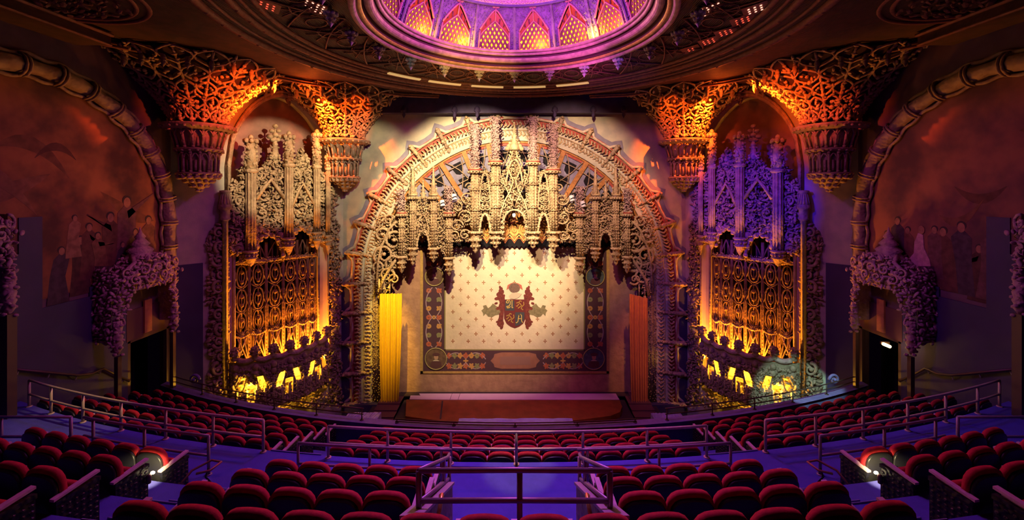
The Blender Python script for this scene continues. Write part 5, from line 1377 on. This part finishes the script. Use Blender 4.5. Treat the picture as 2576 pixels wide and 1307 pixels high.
    for (y, zt, zb, nm) in ((12.62, -5.0, -7.6, 'near'), (14.65, -4.8, -7.8, 'far')):
        mb = MB(sx=s); mb.box(WX+.55, WX+.67, y-.06, y+.06, zb, zt); o = mb.build('canopy_post', RAILD); tag(o, 'thin dark post under the %s side of the %s exit canopy' % (nm, sd), 'post')
    mb = MB(sx=s); mb.box(WX+.45, WX+.75, 9.75, 9.95, -7, -2.9); tag(mb.build('canopy_post', RAILD), 'thick dark post under the canopy at the %s edge of the view' % sd, 'post')
    # doorway
    t = thing('exit_doorway', (WX, 14.4, -7.6), 'dark open exit doorway with hanging wood panel on the %s wall' % sd, 'doorway', sx=s)
    mb = MB(sx=s); mb.box(WX-.1, WX+.02, 13.55, 13.68, -7.6, -4.9); mb.box(WX-.1, WX+.02, 15.1, 15.2, -7.6, -4.9); mb.box(WX-.1, WX+.02, 13.55, 15.2, -4.98, -4.88); mb.build('door_frame', RAILD, t)
    mb = MB(sx=s); mb.quad((WX-.05, 14.4, -7.6), (WX-.9, 15.1, -7.6), (WX-.9, 15.1, -4.95), (WX-.05, 14.4, -4.95)); mb.build('door_leaf', mat('dark_blue_door', (.02, .025, .06), .5), t)
    mb = MB(sx=s); mb.box(WX+.02, WX+.06, 13.5, 15.2, -4.9, -3.9); mb.build('lintel_panel', mat('plum_lintel_wood', (.12, .04, .05), .6), t)
    mb = MB(sx=s); mb.box(WX+.06, WX+.12, 14.1, 14.38, -4.8, -3.7); mb.build('wood_panel', mat('orange_wood_panel', (.55, .22, .09), .5, 0, .25, 5), t)
    # wall handrail
    pts = [(10.25, -4.36), (11.9, -5.25), (12.3, -5.38), (12.65, -5.38), (13.5, -6.15)]
    t = thing('wall_handrail', (WX+.1, 11.9, -5.4), 'dark bent handrail fixed along the %s wall' % sd, 'handrail', sx=s)
    mb = MB(sx=s); mb.tube([(WX+.14, y, z) for y, z in pts], .035, 8); mb.build('rail', RAILD, t, True)
    for i in range(5):
        y, z = 10.5+.7*i, np.interp(10.5+.7*i, [p[0] for p in pts], [p[1] for p in pts]); mb = MB(sx=s); mb.tube([(WX, y, z-.12), (WX+.09, y, z-.12), (WX+.14, y, z)], .014, 5); mb.build('bracket', mat('pale_bracket', (.5, .45, .5), .5), t)
    # scroll newel on the balcony end
    c = (-11.2, 14.6, -6.6)
    t = thing('parapet_scroll', c, 'small carved scroll capping the %s end of the balcony front' % sd, 'ornament', sx=s)
    mb = MB(sx=s); scroll(mb, lambda u, v, w: (c[0]+u, c[1]+w, c[2]+v), 0, 0, .17, 0, 1.4, 1, .05, 0); mb.build('scroll', PARAP, t, True)
side(1); side(-1)
# small lit sign lamp in the right doorway
X_, Y_, Z_ = 12.1, 13.6, -5.02
t = thing('doorway_lamp', (X_, Y_, Z_), 'slim bright amber lamp under the canopy of the right exit', 'lamp')
mb = MB(); mb.tube([(X_-.10, Y_-.02, Z_+.05), (X_+.14, Y_+.0, Z_-.05)], .05, 8); mb.build('tube', mat('amber_lamp_glow', (1, .7, .3), .4, emit=(1.0, .62, .22), es=9), t, True)
mb = MB(); mb.box(X_-.12, X_+.16, Y_+.03, Y_+.08, Z_+.02, Z_+.10); mb.build('housing', RAILD, t)
point('doorway_glow', (X_-.1, Y_-.1, Z_-.12), (1, .6, .25), 4, .04)
# ------------------------------------------------------------------ rails
def arcpath(rr, x0, x1, z, n=14): return [arcpt(rr, x, z) for x in np.linspace(x0, x1, n)]
def rail(rr, x0, x1, ztop, zmid, zfl, posts, m, lab, rad=.026, cap=True, s=1):
    xm = (x0+x1)/2; b = arcpt(rr, xm, zfl); t = thing('guard_rail', b, lab, 'railing', sx=s)
    mb = MB(sx=s); mb.tube(arcpath(rr, x0, x1, ztop), rad, 8); mb.build('top_rail', m, t, True)
    mb = MB(sx=s); mb.tube(arcpath(rr, x0, x1, zmid), rad*.9, 8); mb.build('mid_rail', m, t, True)
    for x in posts:
        p = arcpt(rr, x, 0); mb = MB(sx=s); mb.tube([(p[0], p[1], zfl), (p[0], p[1], ztop)], rad, 8); mb.lathe([(.06, 0), (.06, .015), (.03, .02)], (p[0], p[1], zfl), 10); mb.build('post', m, t, True)
    return t
RA = 34.06
rail(RA, -3.72, 3.85, -4.70, -5.03, AISLE, [-3.72, -2.5, -1.24, .04, 1.34, 2.62, 3.85], RAILG, 'gold grey two bar railing along the front of the centre cross aisle', .028)
for s in (1, -1):
    sd = SIDE(s)
    rail(RA, -12.0, -5.13, -4.68, -5.02, AISLE, [-12.0, -11.1, -9.95, -8.75, -7.5, -6.3, -5.13], RAILG, 'long curved two bar railing in front of the %s lower seats' % sd, .028, s=s)
    rail(34.83, -8.76, -5.75, -4.60, -4.97, AISLE, [-8.5, -7.2, -5.75], RAILM, 'two bar railing in front of the %s upper seat block' % sd, .026, s=s)
    rail(34.80, -3.95, -1.12, -4.60, -4.97, AISLE, [-3.95, -2.6, -1.3], RAILM, 'two bar railing in front of the centre upper seats, %s half' % sd, .026, s=s)
    t = thing('guard_rail', (-9.8, 8.5, AISLE), 'straight two bar railing at the %s end of the cross aisle' % sd, 'railing', sx=s)
    for z, nm in ((-4.60, 'top_rail'), (-5.0, 'mid_rail')): mb = MB(sx=s); mb.tube([(-11.2, 8.5, z), (-9.03, 8.5, z)], .028, 8); mb.build(nm, RAILM, t, True)
    for x in (-11.2, -10.45, -9.03): mb = MB(sx=s); mb.tube([(x, 8.5, AISLE), (x, 8.5, -4.6)], .028, 8); mb.build('post', RAILM, t, True)
    # slanting rails at each side of the centre opening
    t = thing('guard_rail', (-1.08, 6, -4.7), 'slanting two bar railing on the %s side of the centre opening' % sd, 'railing', sx=s)
    for dz, nm in ((0, 'top_rail'), (-.36, 'mid_rail')): mb = MB(sx=s); mb.tube([(-1.08, 4.72, -3.16+dz), (-1.10, 6.9, -4.40+dz), (-1.14, 7.3, -4.60+dz)], .03, 8); mb.build(nm, RAILM, t, True)
    for y, zt, zb in ((6.45, -4.15, -4.62), (7.0, -4.46, AISLE)): mb = MB(sx=s); mb.tube([(-1.09, y, zb), (-1.09, y, zt)], .03, 8); mb.build('post', RAILG if y > 6.8 else RAILM, t, True)
    t = thing('stair_handrail', (-.9, 4.9, -4.4), 'short brass handrail hook beside the %s cheek wall' % sd, 'handrail', sx=s)
    mb = MB(sx=s); mb.tube([(-.93, 4.7, -3.95), (-.86, 4.78, -3.66), (-.86, 4.95, -3.60), (-.90, 5.1, -3.72), (-.93, 5.1, -4.1)], .026, 8); mb.build('hook', mat('brass', (.7, .48, .14), .3, .8), t, True)
    # balcony front rail pieces
    rail(29.97, -12.2, -4.55, -6.55, -6.72, -6.9, list(np.linspace(-12.1, -4.6, 6)), RAILD, 'low dark rail on top of the balcony front, %s side' % sd, .018, s=s)
    # scroll ended stair rail by the post
    t = thing('scroll_handrail', (-5.35, 7.3, AISLE), 'red brown curled handrail end beside the %s aisle steps' % sd, 'handrail', sx=s)
    mb = MB(sx=s); mb.tube([(-5.75, 7.0, -5.1), (-5.6, 7.25, -4.85), (-5.4, 7.45, -4.8), (-5.2, 7.4, -4.8), (-5.25, 7.2, -4.82), (-5.45, 7.15, -4.84)], .02, 7); mb.build('curl', mat('russet_handrail', (.35, .10, .10), .4), t, True)
    mb = MB(sx=s); mb.tube([(-5.35, 7.3, -4.84), (-5.4, 7.3, -5.0), (-5.3, 7.3, -5.1), (-5.42, 7.3, -5.2), (-5.35, 7.3, AISLE)], .016, 6); mb.build('scroll_bracket', IRON, t, True)
rail(29.97, -3.55, 3.65, -6.79, -6.86, -6.9, [-3.5, -1.78, .02, 1.85, 3.6], RAILD, 'low thin rail on the middle of the balcony front', .018)
t = thing('guard_rail', (0, 4.72, -4.3), 'violet lit two bar railing across the rear of the centre opening', 'railing')
for z, nm in ((-3.16, 'top_rail'), (-3.50, 'mid_rail')): mb = MB(); mb.tube([(-1.08, 4.72, z), (0.0, 4.70, z+.02), (1.08, 4.72, z)], .03, 10); mb.build(nm, RAILM, t, True)
for x in (-1.08, .06, 1.08): mb = MB(); mb.tube([(x, 4.72, -4.3 if x != .06 else -5.3), (x, 4.72, -3.16)], .034, 10); mb.build('post', RAILM, t, True)

# ------------------------------------------------------------------ seats
def rslab(mb, w, h, r, y0, y1, z0, topb=.0, er=.02, rb=None):
    """rounded slab seen from the front (x,z), between y0 and y1, edges softened"""
    rb = r if rb is None else rb
    pts = []
    for cx_, cz_, a0, rr in ((w/2-r, z0+h-r, 0, r), (-w/2+r, z0+h-r, 90, r), (-w/2+rb, z0+rb, 180, rb), (w/2-rb, z0+rb, 270, rb)):
        for a in (0, 30, 60, 90): pts.append((cx_+rr*cos(radians(a0+a)), cz_+rr*sin(radians(a0+a))))
        if a0 == 0:
            for q in (.6, .3, 0, -.3, -.6): pts.append((q*(w/2-r), z0+h+topb*(1-q*q)*.0))
    pts = [(x, z+topb*(1-(2*x/w)**2)*max(0, (z-z0)/h)**2) for x, z in pts]
    n = len(pts); cz = z0+h/2; L = []
    for (y, f_) in ((y0, 1), (y0+(y1-y0)*.12, 0), (y0+(y1-y0)*.88, 0), (y1, 1)):
        k = 1-f_*er/(min(w, h)/2)
        L.append([(x*k, y, cz+(z-cz)*k) for x, z in pts])
    V = [p for l in L for p in l]+[(0, y0-.0, cz), (0, y1, cz)]
    f4 = [[j*n+i, j*n+(i+1) % n, (j+1)*n+(i+1) % n, (j+1)*n+i] for j in range(3) for i in range(n)]
    f3 = [[4*n, (i+1) % n, i] for i in range(n)]+[[4*n+1, 3*n+i, 3*n+(i+1) % n] for i in range(n)]
    mb.add(V, f3=f3, f4=f4)
def tilt(mb, ang, y, z):
    for i, v in enumerate(mb.v):
        a = v.copy(); dy, dz = v[:, 1]-y, v[:, 2]-z; a[:, 1] = y+dy*cos(ang)-dz*sin(ang); a[:, 2] = z+dy*sin(ang)+dz*cos(ang); mb.v[i] = a
seat_meshes = {}
def make_seat():
    e = bpy.data.objects.new('theatre_seat', None); COL.objects.link(e); e.empty_display_size = .1
    mb = MB(); rslab(mb, .545, .54, .12, -.03, .055, .35, .045, .03, .06); tilt(mb, .08, 0, .4); mb.build('back_cushion', VELVET, e, True, local=True)
    mb = MB(); rslab(mb, .51, .515, .115, -.075, -.025, .33, .04, .012, .05); tilt(mb, .08, 0, .4); mb.build('back_shell', SHELL, e, True, local=True)
    mb = MB(); rslab(mb, .46, .30, .06, .10, .19, .34, .0, .03); tilt(mb, -.05, .2, .4); mb.build('seat_cushion', VELVET, e, True, local=True)
    mb = MB(); rslab(mb, .055, .30, .02, 0, 1, 0); mb = MB()
    x = -.275; V = [(x-.03, -.12, .60), (x+.03, -.12, .60), (x+.03, .28, .64), (x-.03, .28, .64), (x-.03, -.12, .63), (x+.03, -.12, .63), (x+.03, .28, .67), (x-.03, .28, .67)]; mb.hexa(V); mb.build('armrest', ARMW, e, False, local=True)
    mb = MB(); mb.box(x-.02, x+.02, -.05, .24, .04, .60); mb.box(x-.025, x+.025, -.10, .28, 0, .04); mb.build('standard', IRON, e, False, local=True)
    return e
def add_end(e, sg):    # aisle end panel on side sg (+1 / -1 in local x)
    x = sg*.29
    if 'end' not in seat_meshes:
        mb = MB(); mb.box(-.025, .025, -.12, .34, .0, .60); mb.box(-.035, .035, -.13, .35, .56, .61)
        for z in np.arange(.08, .55, .07):
            for y in np.arange(-.07, .31, .075): mb.blob((sg*.026, y, z), (.012, .028, .024), None, True); mb.blob((-sg*.026, y, z), (.012, .028, .024), None, True)
        seat_meshes['end'] = mb.build('end_panel', IRON, None, False, local=True)
        mb = MB(); mb.hexa([(-.035, -.15, .62), (.035, -.15, .62), (.035, .34, .67), (-.035, .34, .67), (-.035, -.15, .65), (.035, -.15, .65), (.035, .34, .70), (-.035, .34, .70)])
        seat_meshes['arm'] = mb.build('end_armrest', ARMW, None, False, local=True)
        for k_ in ('end', 'arm'): o = seat_meshes[k_]; o.parent = e; o.location = (x, 0, 0)
    else:
        for k_ in ('end', 'arm'):
            o = seat_meshes[k_].copy(); COL.objects.link(o); o.parent = e; o.location = (x, 0, 0)
first_seat = [None]
def put_seat(r, x, z, lab, grp, end=0):
    if first_seat[0] is None: e = make_seat(); first_seat[0] = e; seat_parts.extend(list(e.children))
    else:
        e = first_seat[0].copy(); COL.objects.link(e)
        for ch in seat_parts: c = ch.copy(); COL.objects.link(c); c.parent = e
    y = YC-sqrt(r*r-x*x); e.location = (x, y, z+Z0); e.rotation_euler = (0, 0, math.asin(x/r))
    tag(e, lab, 'seat', grp)
    if end: add_end(e, end)
seat_parts = []
ORD = ['first', 'second', 'third', 'fourth', 'fifth', 'sixth', 'seventh', 'eighth', 'ninth', 'tenth', 'eleventh', 'twelfth', 'thirteenth', 'fourteenth', 'fifteenth']
PITCH = .55
UR = ['bottom row', 'second row up', 'third row up', 'fourth row up']       # as the photo shows them
# near rows, centre block
for k, (d, zt) in enumerate(ROW_A):
    r = YC-d; z = zt-SEATH
    rowname = ('near centre block, row closest to the viewer', 'near centre block, second closest row', 'near centre block, third closest row', 'near centre block, row by the aisle')[k]
    if k == 0:
        n = 14
        for i in range(n):
            x = (i-6.5)*PITCH; put_seat(r, x, z, 'red topped seat, %s from its left end, %s' % (ORD[i], rowname), 'near centre seats', -1 if i == 0 else (1 if i == 13 else 0))
    else:
        for s in (-1, 1):
            for i in range(5):
                x = s*((0, 1.47, 1.50, 1.58)[k]+i*.555)
                ee = 0
                if i == 0: ee = -s
                if i == 4: ee = s
                put_seat(r, x, z, 'red topped seat, %s from the centre opening on the %s, %s' % (ORD[i], 'left' if s < 0 else 'right', rowname.replace('near centre block, ', '')), 'near centre seats', ee)
    # side blocks
    x0 = (5.3, 5.58, 5.79, 5.92)[k]; n = (2, 5, 7, 6)[k]
    for s in (-1, 1):
        for i in range(n):
            x = s*(x0+.28+i*PITCH*cos(math.asin((x0+i*PITCH)/r)))
            put_seat(r, x, z, 'red topped seat, %s from the aisle, near %s block, %s' % (ORD[i], 'left' if s < 0 else 'right', rowname.replace('near centre block, ', '')), 'near side block seats', -s if i == 0 else 0)
RN = ('row just below the cross aisle', 'second row below the aisle', 'middle row', 'second row from the balcony front', 'row at the balcony front')
for k, (d, zt) in enumerate(ROW_E):
    r = YC-d; z = zt-SEATH
    for i in range(14):
        x = (i-6.5)*PITCH; put_seat(r, x, z, 'red topped seat, %s from the left, lower centre block, %s' % (ORD[i], RN[k]), 'lower centre seats', -1 if i == 0 else (1 if i == 13 else 0))
    for s in (-1, 1):
        th0 = (5.2+.06*k+.28)/r; i = 0
        while True:
            th = th0+i*PITCH/r; x = r*sin(th)
            if x > 12.2: break
            put_seat(r, s*x, z, 'red topped seat, %s from the aisle, lower %s block, %s' % (ORD[min(i, 14)], 'left' if s < 0 else 'right', RN[k]), 'lower side block seats', -s if i == 0 else 0); i += 1
# small aisle lamps shining on seat backs
for s in (1, -1):
    x, y, z = -5.66, 6.46, -4.42
    t = thing('step_lamp', (x, y, z-.1), 'small bright aisle lamp beside the %s block end seats' % SIDE(s), 'lamp', sx=s)
    mb = MB(sx=s); mb.lathe([(.03, -.1), (.035, 0), (.03, .03), (.001, .035)], (x, y, z), 8); mb.build('body', RAILD, t, True)
    mb = MB(sx=s); mb.blob((x+.02, y+.05, z+.03), (.035, .02, .025)); mb.build('lens', mat('warm_lens', (1, .9, .6), .3, emit=(1, .8, .45), es=14), t, True)
    spot('step_lamp_beam', (-s*5.66, y+.06, z+.06), (-s*6.15, 7.0, -4.72), (1, .78, .36), 200, 50, .8, .03)
